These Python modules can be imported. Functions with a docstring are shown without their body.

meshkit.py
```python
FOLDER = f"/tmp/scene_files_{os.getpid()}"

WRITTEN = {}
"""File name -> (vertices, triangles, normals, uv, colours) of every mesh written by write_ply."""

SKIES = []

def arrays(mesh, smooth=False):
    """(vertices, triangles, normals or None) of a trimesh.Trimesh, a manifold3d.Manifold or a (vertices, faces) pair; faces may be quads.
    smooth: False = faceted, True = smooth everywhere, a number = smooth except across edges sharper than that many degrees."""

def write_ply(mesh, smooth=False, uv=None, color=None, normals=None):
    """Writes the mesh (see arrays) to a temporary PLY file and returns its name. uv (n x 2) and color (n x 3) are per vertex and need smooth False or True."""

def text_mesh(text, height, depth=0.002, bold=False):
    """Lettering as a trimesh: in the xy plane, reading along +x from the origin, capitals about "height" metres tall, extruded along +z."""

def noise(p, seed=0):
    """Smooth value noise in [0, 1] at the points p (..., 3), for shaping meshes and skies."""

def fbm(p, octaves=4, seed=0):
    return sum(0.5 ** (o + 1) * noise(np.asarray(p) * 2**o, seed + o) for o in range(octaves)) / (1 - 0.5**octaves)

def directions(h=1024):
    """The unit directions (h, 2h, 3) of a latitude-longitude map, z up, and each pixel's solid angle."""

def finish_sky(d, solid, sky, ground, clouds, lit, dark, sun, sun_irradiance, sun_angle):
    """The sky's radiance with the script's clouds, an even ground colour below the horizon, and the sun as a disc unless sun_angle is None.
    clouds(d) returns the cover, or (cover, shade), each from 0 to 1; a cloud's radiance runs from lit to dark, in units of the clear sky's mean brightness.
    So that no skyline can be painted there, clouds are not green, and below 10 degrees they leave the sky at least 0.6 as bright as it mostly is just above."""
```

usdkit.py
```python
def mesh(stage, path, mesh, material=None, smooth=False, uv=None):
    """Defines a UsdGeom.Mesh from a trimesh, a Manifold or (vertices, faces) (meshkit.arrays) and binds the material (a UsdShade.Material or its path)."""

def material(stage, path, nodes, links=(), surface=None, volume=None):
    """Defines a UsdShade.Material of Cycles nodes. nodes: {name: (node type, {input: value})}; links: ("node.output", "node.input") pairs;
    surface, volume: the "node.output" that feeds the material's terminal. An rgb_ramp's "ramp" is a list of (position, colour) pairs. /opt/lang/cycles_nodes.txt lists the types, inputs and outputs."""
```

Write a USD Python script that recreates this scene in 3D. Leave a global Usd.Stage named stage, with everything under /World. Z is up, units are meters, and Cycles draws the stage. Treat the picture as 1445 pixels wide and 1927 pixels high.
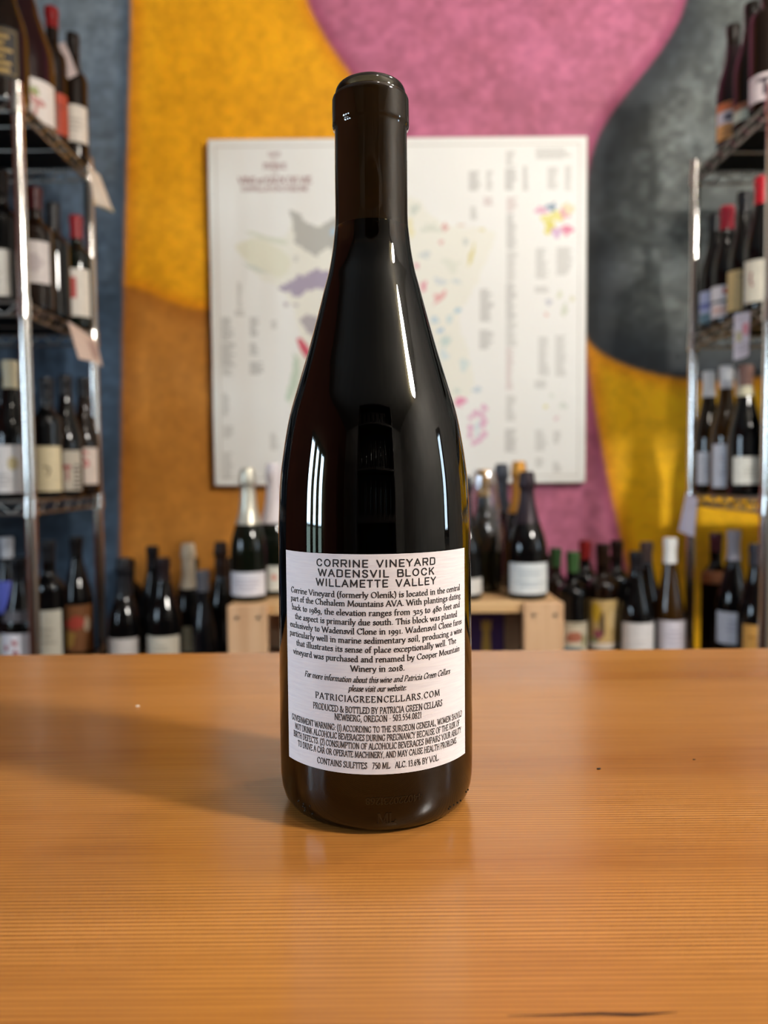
import math, random
import numpy as np, trimesh, shapely, usdkit, meshkit
from shapely import affinity
from shapely.geometry import Polygon, LineString, Point
from shapely.ops import unary_union
from pxr import Usd, UsdGeom, UsdLux, UsdShade, Gf, Sdf, Vt

stage = Usd.Stage.CreateInMemory()
UsdGeom.SetStageUpAxis(stage, UsdGeom.Tokens.z)
UsdGeom.SetStageMetersPerUnit(stage, 1.0)
UsdGeom.Xform.Define(stage, '/World')
W, H, FPX = 1445, 1927, 1447.0
COUNTER = 1.05                      # height of the counter top
EYE = COUNTER + 0.1423
PITCH, ROLL = math.atan((963.5 - 885.0) / FPX), math.radians(0.5)

# ------------------------------------------------------------------ camera
_F = np.array([0, math.cos(PITCH), -math.sin(PITCH)])
_r0, _u0 = np.array([1.0, 0, 0]), np.array([0, math.sin(PITCH), math.cos(PITCH)])
_R = math.cos(ROLL) * _r0 - math.sin(ROLL) * _u0
_U = math.sin(ROLL) * _r0 + math.cos(ROLL) * _u0
CAM = np.array([0.0, 0.0, EYE])
cam = UsdGeom.Camera.Define(stage, '/World/camera')
cam.AddTransformOp().Set(Gf.Matrix4d(*_R, 0, *_U, 0, *(-_F), 0, *CAM, 1))
cam.CreateHorizontalApertureAttr(36.0)
cam.CreateVerticalApertureAttr(36.0 * H / W)
cam.CreateFocalLengthAttr(36.0 * FPX / W)
cam.CreateFStopAttr(36.0 * FPX / W / 3.3)      # a lens opening of about 3 mm
cam.CreateFocusDistanceAttr(0.302)
cam.CreateClippingRangeAttr(Gf.Vec2f(0.02, 100.0))
cam.CreateExposureAttr(-0.53)

# ------------------------------------------------------------------ light
LAMP_WARM, LAMP_WHITE, DAY = (1.0, 0.91, 0.79), (1.0, 0.95, 0.87), (0.66, 0.84, 1.0)

def rect_light(name, loc, rot, w, h, color, power):
    l = UsdLux.RectLight.Define(stage, '/World/' + name)
    l.CreateWidthAttr(w); l.CreateHeightAttr(h)
    l.CreateColorAttr(Gf.Vec3f(*color)); l.CreateIntensityAttr(power)
    l.AddTranslateOp().Set(Gf.Vec3d(*loc)); l.AddRotateXYZOp().Set(Gf.Vec3f(*rot))
    return l

ROOM_X, WALL_Y, REAR_Y, CEIL = 2.6, 2.28, -3.4, 3.0
# daylight through the window of the left wall, the narrow window of the right wall and the shop front behind the camera
WIN_L = dict(y=(-1.05, 0.10), z=(0.85, 1.98))
WIN_R = dict(y=(0.32, 0.58), z=(1.05, 1.95))
# sky above, the dimmer street below
rect_light('daylight_left', (-ROOM_X - 0.03, sum(WIN_L['y']) / 2, 1.565), (90, 0, -90), 1.15, 0.83, DAY, 46.0)
rect_light('daylight_left_street', (-ROOM_X - 0.03, sum(WIN_L['y']) / 2, 0.99), (90, 0, -90), 1.15, 0.28, (0.62, 0.85, 0.80), 6.0)
rect_light('daylight_right', (ROOM_X + 0.03, sum(WIN_R['y']) / 2, sum(WIN_R['z']) / 2), (90, 0, 90), 0.26, 0.9, DAY, 26.0)

def srgb(h):
    v = [int(h[i:i + 2], 16) / 255 for i in (1, 3, 5)]
    return tuple(x / 12.92 if x <= 0.04045 else ((x + 0.055) / 1.055) ** 2.4 for x in v)

def ray(px, py):
    return _F + _R * (px - W / 2) / FPX - _U * (py - H / 2) / FPX

def at(px, py, Y):                  # the point seen at a pixel, at the distance Y
    d = ray(px, py)
    return CAM + d * (Y / d[1])

# ------------------------------------------------------------------ materials
LOOKS = {}

def mat(name, nodes, links=(), surface='p.BSDF'):
    LOOKS[name] = usdkit.material(stage, '/World/Looks/' + name, nodes, links, surface)
    return LOOKS[name]

def plain(name, color, rough=0.5, **kw):
    if name not in LOOKS:
        if isinstance(color, str): color = srgb(color)
        mat(name, {'p': ('principled_bsdf', {'base_color': color, 'roughness': rough, **kw})})
    return LOOKS[name]

def paper(hexcol):
    n = 'paper_' + hexcol[1:]
    if n not in LOOKS:
        c = np.array(srgb(hexcol))
        mat(n, {'g': ('geometry', {}), 'n': ('noise_texture', {'scale': 60.0, 'detail': 3.0}),
                'r': ('rgb_ramp', {'ramp': [(0.3, tuple(c * 0.92)), (0.7, tuple(np.minimum(c * 1.04, 1)))]}),
                'p': ('principled_bsdf', {'roughness': 0.6})},
            [('g.position', 'n.vector'), ('n.fac', 'r.fac'), ('r.color', 'p.base_color')])
    return LOOKS[n]

def foil(hexcol, metallic=0.0, rough=0.32):
    n = ('foil_' if metallic else 'capsule_') + hexcol[1:]
    if n not in LOOKS:
        plain(n, hexcol, rough, metallic=metallic, specular_ior_level=0.25)
    return LOOKS[n]

def glass_dark(hexcol):
    return plain('bottle_glass_' + hexcol[1:], hexcol, 0.015, specular_ior_level=0.4)

# counter: varnished fir with fine growth rings running along x
mat('fir', {'g': ('geometry', {}),
            'm': ('mapping', {'scale': (0.035, 1.0, 1.0)}),
            'big': ('mapping', {'scale': (0.9, 9.0, 9.0)}),
            'w': ('wave_texture', {'wave_type': 'bands', 'bands_direction': 'y', 'profile': 'saw', 'scale': 150.0, 'distortion': 6.0, 'detail': 3.0, 'detail_scale': 0.18, 'detail_roughness': 0.55}),
            'wr': ('rgb_ramp', {'ramp': [(0.0, (0, 0, 0)), (0.45, (0.05, 0.05, 0.05)), (0.86, (1, 1, 1)), (1.0, (0.1, 0.1, 0.1))]}),
            'fm': ('mapping', {'scale': (14.0, 900.0, 900.0)}),
            'fine': ('noise_texture', {'scale': 1.0, 'detail': 3.0, 'roughness': 0.6}),
            'slow': ('noise_texture', {'scale': 2.2, 'detail': 3.0}),
            'slowr': ('rgb_ramp', {'ramp': [(0.35, (0.16, 0.16, 0.16)), (0.65, (0.8, 0.8, 0.8))]}),
            'amt': ('math', {'math_type': 'multiply'}),
            'base': ('rgb_ramp', {'ramp': [(0.3, srgb('#a3682f')), (0.5, srgb('#b47839')), (0.7, srgb('#bf8342'))]}),
            'dark': ('mix', {'mix_type': 'multiply', 'color2': (0.42, 0.30, 0.20)}),
            'fr': ('rgb_ramp', {'ramp': [(0.32, (0.80, 0.76, 0.72)), (0.6, (1.04, 1.04, 1.04))]}),
            'fx': ('mix', {'mix_type': 'multiply', 'fac': 0.8}),
            'rg': ('map_range', {'from_min': 0.3, 'from_max': 0.7, 'to_min': 0.22, 'to_max': 0.32}),
            'bu': ('bump', {'strength': 0.10, 'distance': 0.0004}),
            'p': ('principled_bsdf', {'roughness': 0.3, 'specular_ior_level': 0.4, 'coat_weight': 0.25, 'coat_roughness': 0.16})},
    [('g.position', 'm.vector'), ('g.position', 'big.vector'), ('g.position', 'fm.vector'), ('m.vector', 'w.vector'), ('big.vector', 'slow.vector'), ('fm.vector', 'fine.vector'),
     ('w.fac', 'wr.fac'), ('slow.fac', 'slowr.fac'), ('wr.color', 'amt.value1'), ('slowr.color', 'amt.value2'), ('slow.fac', 'base.fac'),
     ('base.color', 'dark.color1'), ('amt.value', 'dark.fac'), ('dark.color', 'fx.color1'), ('fine.fac', 'fr.fac'), ('fr.color', 'fx.color2'), ('fx.color', 'p.base_color'),
     ('slow.fac', 'rg.value'), ('rg.result', 'p.roughness'), ('fine.fac', 'bu.height'), ('bu.normal', 'p.normal')])
mat('mural', {'a': ('attribute', {'attribute': 'paint'}), 'g': ('geometry', {}),
              'n': ('noise_texture', {'scale': 5.5, 'detail': 6.0, 'roughness': 0.62}), 'n2': ('noise_texture', {'scale': 34.0, 'detail': 4.0, 'roughness': 0.7}),
              'r': ('rgb_ramp', {'ramp': [(0.3, (0.85, 0.82, 0.78)), (0.5, (1, 1, 1)), (0.72, (1.20, 1.22, 1.26))]}),
              'r2': ('rgb_ramp', {'ramp': [(0.3, (0.84, 0.84, 0.84)), (0.7, (1.14, 1.14, 1.14))]}),
              'x': ('mix', {'mix_type': 'multiply', 'fac': 1.0}), 'y': ('mix', {'mix_type': 'multiply', 'fac': 1.0}),
              'bu': ('bump', {'strength': 0.25, 'distance': 0.004}),
              'p': ('principled_bsdf', {'roughness': 0.62, 'specular_ior_level': 0.3})},
    [('g.position', 'n.vector'), ('g.position', 'n2.vector'), ('n.fac', 'r.fac'), ('n2.fac', 'r2.fac'), ('a.color', 'x.color1'), ('r.color', 'x.color2'), ('x.color', 'y.color1'), ('r2.color', 'y.color2'),
     ('y.color', 'p.base_color'), ('n2.fac', 'bu.height'), ('bu.normal', 'p.normal')])

def painted(name, hexcol, scale=4.0, rough=0.7):
    c = np.array(srgb(hexcol))
    return mat(name, {'g': ('geometry', {}), 'n': ('noise_texture', {'scale': scale, 'detail': 5.0}),
                      'r': ('rgb_ramp', {'ramp': [(0.3, tuple(c * 0.88)), (0.7, tuple(np.minimum(c * 1.1, 1)))]}),
                      'p': ('principled_bsdf', {'roughness': rough})},
               [('g.position', 'n.vector'), ('n.fac', 'r.fac'), ('r.color', 'p.base_color')])

def timber(name, light, dark, axis=2, rough=0.55):
    sc = [55.0, 55.0, 55.0]; sc[axis] = 2.5
    return mat(name, {'g': ('geometry', {}), 'm': ('mapping', {'scale': tuple(sc)}), 'n': ('noise_texture', {'scale': 1.0, 'detail': 4.0, 'roughness': 0.6}),
                      'r': ('rgb_ramp', {'ramp': [(0.3, srgb(dark)), (0.7, srgb(light))]}), 'p': ('principled_bsdf', {'roughness': rough})},
               [('g.position', 'm.vector'), ('m.vector', 'n.vector'), ('n.fac', 'r.fac'), ('r.color', 'p.base_color')])

painted('plaster', '#a5a19b'); painted('terracotta_paint', '#7d4434'); painted('ceiling_paint', '#8d8983'); painted('floor_stain', '#5b4433', 3.0, 0.45)
timber('pine', '#e3bb92', '#cfa077', 2); timber('pine_board', '#e6c08f', '#cf9d62', 0); timber('dark_timber', '#33241b', '#1c130e', 2)
timber('table_timber', '#6d4a2f', '#4a301d', 0)
plain('chrome', (0.66, 0.64, 0.61), 0.16, metallic=1.0)
plain('chrome_wire', (0.36, 0.34, 0.31), 0.34, metallic=1.0)
plain('dark_metal', '#191817', 0.4, metallic=0.8)
plain('liner_black', '#121213', 0.6)
plain('steel_screw', (0.55, 0.47, 0.38), 0.35, metallic=1.0)
plain('cork', '#8a6a4a', 0.8)
plain('ink', '#1f1a1c', 0.7)
plain('title_ink', '#8a4448', 0.7)
plain('wine_dark', (0.0035, 0.0022, 0.0026), 0.12, specular_ior_level=0.25)
plain('hero_emboss', (0.010, 0.0065, 0.003), 0.12)
mat('hero_glass', {'p': ('principled_bsdf', {'base_color': (0.068, 0.056, 0.030), 'roughness': 0.0, 'ior': 1.52, 'transmission_weight': 1.0})})
mat('laid_paper', {'g': ('geometry', {}), 'm': ('mapping', {'scale': (90.0, 90.0, 1100.0)}), 'n': ('noise_texture', {'scale': 1.0, 'detail': 2.0}),
                   'r': ('rgb_ramp', {'ramp': [(0.3, srgb('#e2dce0')), (0.7, srgb('#eae5e6'))]}),
                   'b': ('bump', {'strength': 0.22, 'distance': 0.0003}), 'p': ('principled_bsdf', {'roughness': 0.65, 'specular_ior_level': 0.3})},
    [('g.position', 'm.vector'), ('m.vector', 'n.vector'), ('n.fac', 'r.fac'), ('r.color', 'p.base_color'), ('n.fac', 'b.height'), ('b.normal', 'p.normal')])
mat('cellophane', {'t': ('transparent_bsdf', {'color': (0.95, 0.97, 1.0)}), 'gl': ('glossy_bsdf', {'color': (0.9, 0.93, 1.0), 'roughness': 0.12}),
                   'x': ('mix_closure', {'fac': 0.35})}, [('t.BSDF', 'x.closure1'), ('gl.BSDF', 'x.closure2')], 'x.closure')
mat('pane_glass', {'t': ('transparent_bsdf', {}), 'gl': ('glossy_bsdf', {'roughness': 0.02}), 'f': ('fresnel', {'IOR': 1.45}), 'x': ('mix_closure', {})},
    [('f.fac', 'x.fac'), ('t.BSDF', 'x.closure1'), ('gl.BSDF', 'x.closure2')], 'x.closure')

# ------------------------------------------------------------------ scene helpers
USED = {}

def numbered(parent, name):
    k = USED.get((parent, name), 0); USED[(parent, name)] = k + 1
    return f'{parent}/{name}' + (f'_{k:03d}' if k else '')

def pathof(parent):
    return '/World' if parent is None else (parent if isinstance(parent, str) else str(parent.GetPath()))

def tag(o, label=None, cat=None, group=None, kind=None):
    o = o.GetPrim() if hasattr(o, 'GetPrim') else o
    for k, v in (('label', label), ('category', cat), ('group', group), ('kind', kind)):
        if v: o.SetCustomDataByKey(k, v)
    return o

def obj(name, mesh, material, parent=None, smooth=False, label=None):
    p = numbered(pathof(parent), name)
    m = usdkit.mesh(stage, p, mesh, LOOKS[material] if isinstance(material, str) else material, smooth)
    if label: tag(m, label)
    return m.GetPrim()

def thing(name, label, cat, loc=(0, 0, 0), rotz=0.0, group=None, kind=None, tilt=None):
    x = UsdGeom.Xform.Define(stage, numbered('/World', name))
    x.AddTranslateOp().Set(Gf.Vec3d(*map(float, loc)))
    if rotz: x.AddRotateZOp().Set(float(rotz))
    if tilt: x.AddRotateXYZOp(opSuffix='tilt').Set(Gf.Vec3f(*tilt))
    return tag(x, label, cat, group, kind)

def join(ms):
    return trimesh.util.concatenate([m if isinstance(m, trimesh.Trimesh) else trimesh.Trimesh(*m, process=False) for m in ms])

def box(x0, x1, y0, y1, z0, z1, bevel=0.0):
    if bevel <= 0:
        b = trimesh.creation.box([x1 - x0, y1 - y0, z1 - z0])
        b.apply_translation([(x0 + x1) / 2, (y0 + y1) / 2, (z0 + z1) / 2]); return b
    e = bevel
    pts = []
    for sx in (0, 1):
        for sy in (0, 1):
            for sz in (0, 1):
                c = np.array([(x0, x1)[sx], (y0, y1)[sy], (z0, z1)[sz]]); s = np.array([1 - 2 * sx, 1 - 2 * sy, 1 - 2 * sz]) * e
                for k in range(3):
                    q = c + s; q[k] = c[k]; pts.append(q)
    return trimesh.convex.convex_hull(np.array(pts))

def tube(a, b, r, n=10):
    return trimesh.creation.cylinder(radius=r, segment=[np.asarray(a, float), np.asarray(b, float)], sections=n)

def polytube(pts, r, n=8):
    return join([tube(pts[i], pts[i + 1], r, n) for i in range(len(pts) - 1)])

def lathe(profile, n=40, closed=False):
    """profile: (r, z) points; r = 0 makes a pole."""
    v, f, rings = [], [], []
    for r, z in profile:
        if r < 1e-7:
            rings.append([len(v)]); v.append((0, 0, z))
        else:
            rings.append(list(range(len(v), len(v) + n)))
            v += [(r * math.cos(2 * math.pi * k / n), r * math.sin(2 * math.pi * k / n), z) for k in range(n)]
    pairs = list(zip(rings, rings[1:])) + ([(rings[-1], rings[0])] if closed else [])
    for a, b in pairs:
        for k in range(n):
            k2 = (k + 1) % n
            if len(a) == 1 and len(b) == 1: continue
            if len(a) == 1: f.append((a[0], b[k2], b[k]))
            elif len(b) == 1: f.append((a[k], a[k2], b[0]))
            else: f += [(a[k], a[k2], b[k2]), (a[k], b[k2], b[k])]
    return trimesh.Trimesh(np.array(v, float), np.array(f), process=False)

def spline(points, n=8):
    """Catmull-Rom through 2-d points."""
    p = np.asarray(points, float)
    if len(p) < 3: return p
    q = np.vstack([2 * p[0] - p[1], p, 2 * p[-1] - p[-2]])
    out = []
    for i in range(1, len(q) - 2):
        for t in np.linspace(0, 1, n, endpoint=False):
            out.append(0.5 * (2 * q[i] + (q[i + 1] - q[i - 1]) * t + (2 * q[i - 1] - 5 * q[i] + 4 * q[i + 1] - q[i + 2]) * t * t + (3 * q[i] - q[i - 1] - 3 * q[i + 1] + q[i + 2]) * t ** 3))
    return np.array(out + [p[-1]])

def polys(g):
    return [x for x in getattr(g, 'geoms', [g]) if isinstance(x, Polygon) and x.area > 0]

def flat(shape):
    """Triangles of a shapely shape: (n, 2) points and faces."""
    vs, fs, k = [], [], 0
    for g in polys(shape):
        v, f = trimesh.creation.triangulate_polygon(g, engine='earcut')
        vs.append(v); fs.append(f + k); k += len(v)
    return np.vstack(vs), np.vstack(fs)

def sheet(shape, place, flip=False):
    v, f = flat(shape)
    p = place(v[:, 0], v[:, 1])
    m = trimesh.Trimesh(p, f[:, ::-1] if flip else f, process=False)
    return m

# ------------------------------------------------------------------ a pen-drawn roman alphabet (cap height 70)
ROMAN = {
 'A': (62, 'L3,0 31,70;L31,70 58,0;L13,25 47,25;S3,0;S58,0'), 'B': (54, 'L9,0 9,70;C9,69 32,68 42,54 32,40 9,37;C9,37 38,37 48,19 36,2 9,1;S6,0;S6,70'),
 'C': (62, 'C55,54 43,69 24,67 8,48 8,22 24,3 42,2 56,14;L55,54 56,68'), 'D': (68, 'L10,0 10,70;C10,69 38,68 60,48 59,22 40,2 10,1;S7,0;S7,70'),
 'E': (54, 'L10,0 10,70;L10,69 45,69 46,57;L10,37 36,37;L10,1 46,1 49,14;S6,0;S6,70'), 'F': (50, 'L10,0 10,70;L10,69 44,69 45,57;L10,37 35,37;S10,0;S6,70'),
 'G': (68, 'C57,54 44,69 24,67 8,48 8,22 24,3 44,1 57,9;L57,8 57,29;S57,30;L57,54 58,68'), 'H': (70, 'L11,0 11,70;L58,0 58,70;L11,37 58,37;S11,0;S11,70;S58,0;S58,70'),
 'I': (26, 'L13,0 13,70;S13,0;S13,70'), 'J': (28, 'C15,70 15,20 12,-6 0,-14;S15,70'), 'K': (62, 'L10,0 10,70;L10,30 47,70;L23,42 55,0;S10,0;S10,70;S48,70;S56,0'),
 'L': (52, 'L10,0 10,70;L10,1 44,1 48,16;S10,70;S6,0'), 'M': (84, 'L8,0 14,70;L14,70 41,6;L41,6 68,70;L68,70 74,0;S8,0;S74,0;S11,70;S71,70'),
 'N': (72, 'L12,0 12,70;L12,70 60,0;L60,0 60,70;S12,0;S60,70;S9,70'), 'O': (70, 'O35,35,28,34'), 'P': (52, 'L10,0 10,70;C10,69 36,68 46,52 36,34 10,32;S10,0;S6,70'),
 'Q': (70, 'O35,35,28,34;L36,6 66,-14'), 'R': (60, 'L10,0 10,70;C10,69 34,68 44,53 34,37 10,35;L28,36 55,0;S10,0;S6,70;S56,0'),
 'S': (46, 'C39,57 31,69 14,67 9,53 20,40 35,30 39,14 26,1 11,4 6,16;L39,57 39,68;L6,16 6,3'), 'T': (60, 'L30,0 30,70;L4,57 5,69 55,69 56,57;S30,0'),
 'U': (68, 'C11,70 11,24 17,5 34,1 52,6 57,24 57,70;S11,70;S57,70'), 'V': (62, 'L3,70 31,0;L31,0 58,70;S3,70;S58,70'), 'W': (90, 'L3,70 26,0;L26,0 46,66;L46,66 66,0;L66,0 86,70;S3,70;S86,70'),
 'X': (62, 'L5,70 56,0;L56,70 5,0;S5,70;S56,70;S5,0;S56,0'), 'Y': (58, 'L3,70 29,34;L55,70 29,34;L29,34 29,0;S29,0;S3,70;S55,70'), 'Z': (56, 'L6,57 7,69 49,69 6,1 49,1 50,13'),
 'a': (41, 'C8,36 18,44 28,41 30,32 30,6 38,2;C30,27 14,22 7,12 12,1 24,3 30,10'), 'b': (46, 'L9,74 9,2;C9,34 20,44 34,41 39,22 34,4 20,0 9,6;L3,73 9,74'),
 'c': (38, 'C33,36 24,44 12,40 6,22 12,4 24,0 35,8'), 'd': (47, 'L36,74 36,1 43,1;C36,34 28,44 14,41 7,22 13,3 26,1 36,9;L29,73 36,74'),
 'e': (39, 'C7,25 32,26 29,40 19,44 9,37 6,20 12,4 24,0 35,8'), 'f': (28, 'C29,69 22,74 14,69 12,56 12,0;L3,43 24,43;S12,0'),
 'g': (43, 'O19,30,12,14;C13,18 8,10 14,4 30,2 38,-8 30,-19 14,-20 5,-13 9,-4 16,2;L29,39 41,42'), 'h': (49, 'L9,74 9,0;C9,32 20,44 32,42 38,32 38,0;S9,0;S38,0;L2,73 9,74'),
 'i': (22, 'L11,44 11,0;S11,0;L3,43 11,44;D11,63'), 'j': (22, 'C12,44 12,0 8,-16 0,-20;L4,43 12,44;D12,63'), 'k': (46, 'L9,74 9,0;L9,19 34,44;L18,27 40,0;S9,0;S40,0;S35,44;L2,73 9,74'),
 'l': (22, 'L11,74 11,0;S11,0;L3,73 11,74'), 'm': (74, 'L9,44 9,0;C9,32 18,44 29,42 35,32 35,0;C35,32 45,44 56,42 62,32 62,0;S9,0;S35,0;S62,0;L2,43 9,44'),
 'n': (49, 'L9,44 9,0;C9,32 20,44 32,42 38,32 38,0;S9,0;S38,0;L2,43 9,44'), 'o': (43, 'O21,22,15,22'), 'p': (47, 'L9,44 9,-22;C9,34 20,44 34,41 39,22 34,4 20,0 9,6;S9,-22;L2,43 9,44'),
 'q': (46, 'L37,44 37,-22;C37,34 28,44 14,41 7,22 13,3 26,1 37,9;S37,-22'), 'r': (34, 'L9,44 9,0;C9,30 16,42 25,44 31,40;S9,0;L2,43 9,44'),
 's': (34, 'C28,36 20,44 10,41 9,33 18,25 28,17 28,7 18,0 7,5;L28,36 28,43;L7,5 6,12'), 't': (28, 'C12,57 12,10 16,1 26,4;L3,43 24,43'),
 'u': (49, 'C9,44 9,12 16,1 28,3 37,14;L37,44 37,1 44,1;L2,43 9,44;L30,43 37,44'), 'v': (43, 'L3,44 21,0;L21,0 39,44;S3,44;S39,44'), 'w': (62, 'L3,44 17,0;L17,0 31,42;L31,42 45,0;L45,0 58,44;S3,44;S58,44'),
 'x': (42, 'L4,44 37,0;L37,44 4,0;S4,44;S37,44;S4,0;S37,0'), 'y': (43, 'L3,44 21,2;C39,44 22,0 14,-19 4,-19;S3,44;S39,44'), 'z': (38, 'L5,36 6,43 32,43 5,1 33,1 34,9'),
 '0': (43, 'O21,22,16,22'), '1': (30, 'L15,44 15,0;S15,0;S15,44'), '2': (41, 'C7,32 14,44 28,42 31,31 21,16 6,2;L6,2 35,2 36,9'), '3': (40, 'C8,35 18,45 30,40 28,26 15,20;C15,20 33,17 35,0 26,-17 6,-20'),
 '4': (42, 'L28,-22 28,44;L28,44 4,2;L4,2 38,2'), '5': (38, 'L32,43 12,43;L12,43 10,21;C10,21 27,21 33,4 25,-15 5,-20'), '6': (42, 'C34,70 16,58 7,34 7,20;O21,21,14,21'), '7': (38, 'L5,43 34,43;L34,43 12,-22'),
 '8': (43, 'O21,53,12,15;O21,19,15,18'), '9': (42, 'O20,25,14,18;C34,25 32,0 22,-15 6,-22'),
 '.': (20, 'D9,4'), ',': (20, 'D9,4;L11,3 5,-12'), ':': (22, 'D10,5;D10,38'), '(': (26, 'C22,76 8,52 8,10 22,-16'), ')': (26, 'C4,76 18,52 18,10 4,-16'), "'": (16, 'L8,72 7,54'), '-': (28, 'L5,24 23,24'),
 '&': (74, 'C66,40 52,8 26,1 8,14 14,32 34,48 34,62 24,69 16,60 24,42 46,14 68,1;S64,41'), '%': (78, 'O19,52,12,17;O58,17,12,17;L60,70 18,0'), '*': (26, 'D13,30,6'), ' ': (24, '')}
LINING = {'0': (46, 'O23,35,17,34'), '1': (30, 'L17,0 17,70;L8,61 17,70'), '2': (46, 'C8,54 16,69 32,67 36,52 25,28 7,2;L7,2 41,2'), '3': (46, 'C8,59 18,70 32,67 35,54 26,40 17,38;C17,38 36,36 40,18 31,2 8,4'),
 '4': (48, 'L32,0 32,70;L32,70 5,22;L5,22 44,22'), '5': (46, 'L38,69 14,69;L14,69 12,40;C12,40 30,42 38,24 31,4 8,3'), '6': (46, 'C36,68 18,56 8,32 8,18;O23,20,15,20'), '7': (44, 'L6,69 39,69;L39,69 16,0'),
 '8': (46, 'O23,53,13,16;O23,19,16,18'), '9': (46, 'O23,49,15,20;C38,50 38,38 28,14 10,2')}
GOTHIC = {'A': (70, 'L5,0 35,70 65,0;L16,24 54,24'), 'B': (64, 'L10,0 10,70 40,70;C40,70 54,66 54,42 40,38;L10,38 42,38;C42,38 58,34 58,4 42,0;L10,0 42,0'), 'C': (70, 'C60,52 48,68 26,68 10,50 10,20 26,2 48,2 60,18'),
 'D': (70, 'L10,0 10,70 34,70;C34,70 58,64 60,35 58,6 34,0;L10,0 34,0'), 'E': (60, 'L54,70 10,70 10,0 54,0;L10,36 48,36'), 'I': (24, 'L12,0 12,70'), 'K': (66, 'L10,0 10,70;L10,26 56,70;L28,43 58,0'), 'L': (56, 'L10,70 10,0 52,0'),
 'M': (82, 'L10,0 10,70 41,12 72,70 72,0'), 'N': (74, 'L10,0 10,70 64,0 64,70'), 'O': (76, 'O38,35,29,35'), 'R': (66, 'L10,0 10,70 40,70;C40,70 58,66 58,36 40,32;L10,32 40,32;L38,32 58,0'),
 'S': (62, 'C52,56 44,69 18,69 11,55 18,41 44,31 52,16 44,1 18,1 9,15'), 'T': (60, 'L4,70 56,70;L30,70 30,0'), 'V': (66, 'L5,70 33,0 61,70'), 'W': (96, 'L4,70 26,0 48,66 70,0 92,70'), 'Y': (64, 'L5,70 32,34 59,70;L32,34 32,0'), ' ': (46, '')}

def glyph(strokes, nib, angle, serif):
    a, b = nib
    out = []
    def pen(pts, k=1.0):
        ls = LineString(pts)
        ls = affinity.scale(affinity.rotate(ls, -angle, origin=(0, 0)), 1, a / b, origin=(0, 0))
        return affinity.rotate(affinity.scale(ls.buffer(a * k, quad_segs=3), 1, b / a, origin=(0, 0)), angle, origin=(0, 0))
    for s in filter(None, strokes.split(';')):
        pts = [tuple(map(float, q.split(','))) for q in s[1:].split()]
        if s[0] == 'L': out += [pen(pts)]
        elif s[0] == 'C': out += [pen(spline(pts, 5))]
        elif s[0] == 'O':
            cx, cy, rx, ry = pts[0]
            out += [pen([(cx + rx * math.cos(t), cy + ry * math.sin(t)) for t in np.linspace(0, 2 * math.pi, 25)])]
        elif s[0] == 'D': out += [Point(pts[0][:2]).buffer(pts[0][2] if len(pts[0]) > 2 else 6.0, quad_segs=3)]
        elif s[0] == 'S' and serif:
            x, y = pts[0]
            out += [LineString([(x - 7.2, y), (x + 7.2, y)]).buffer(2.6, quad_segs=2)]
    return unary_union(out).simplify(0.25) if out else None

GLYPHS = {}

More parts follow.
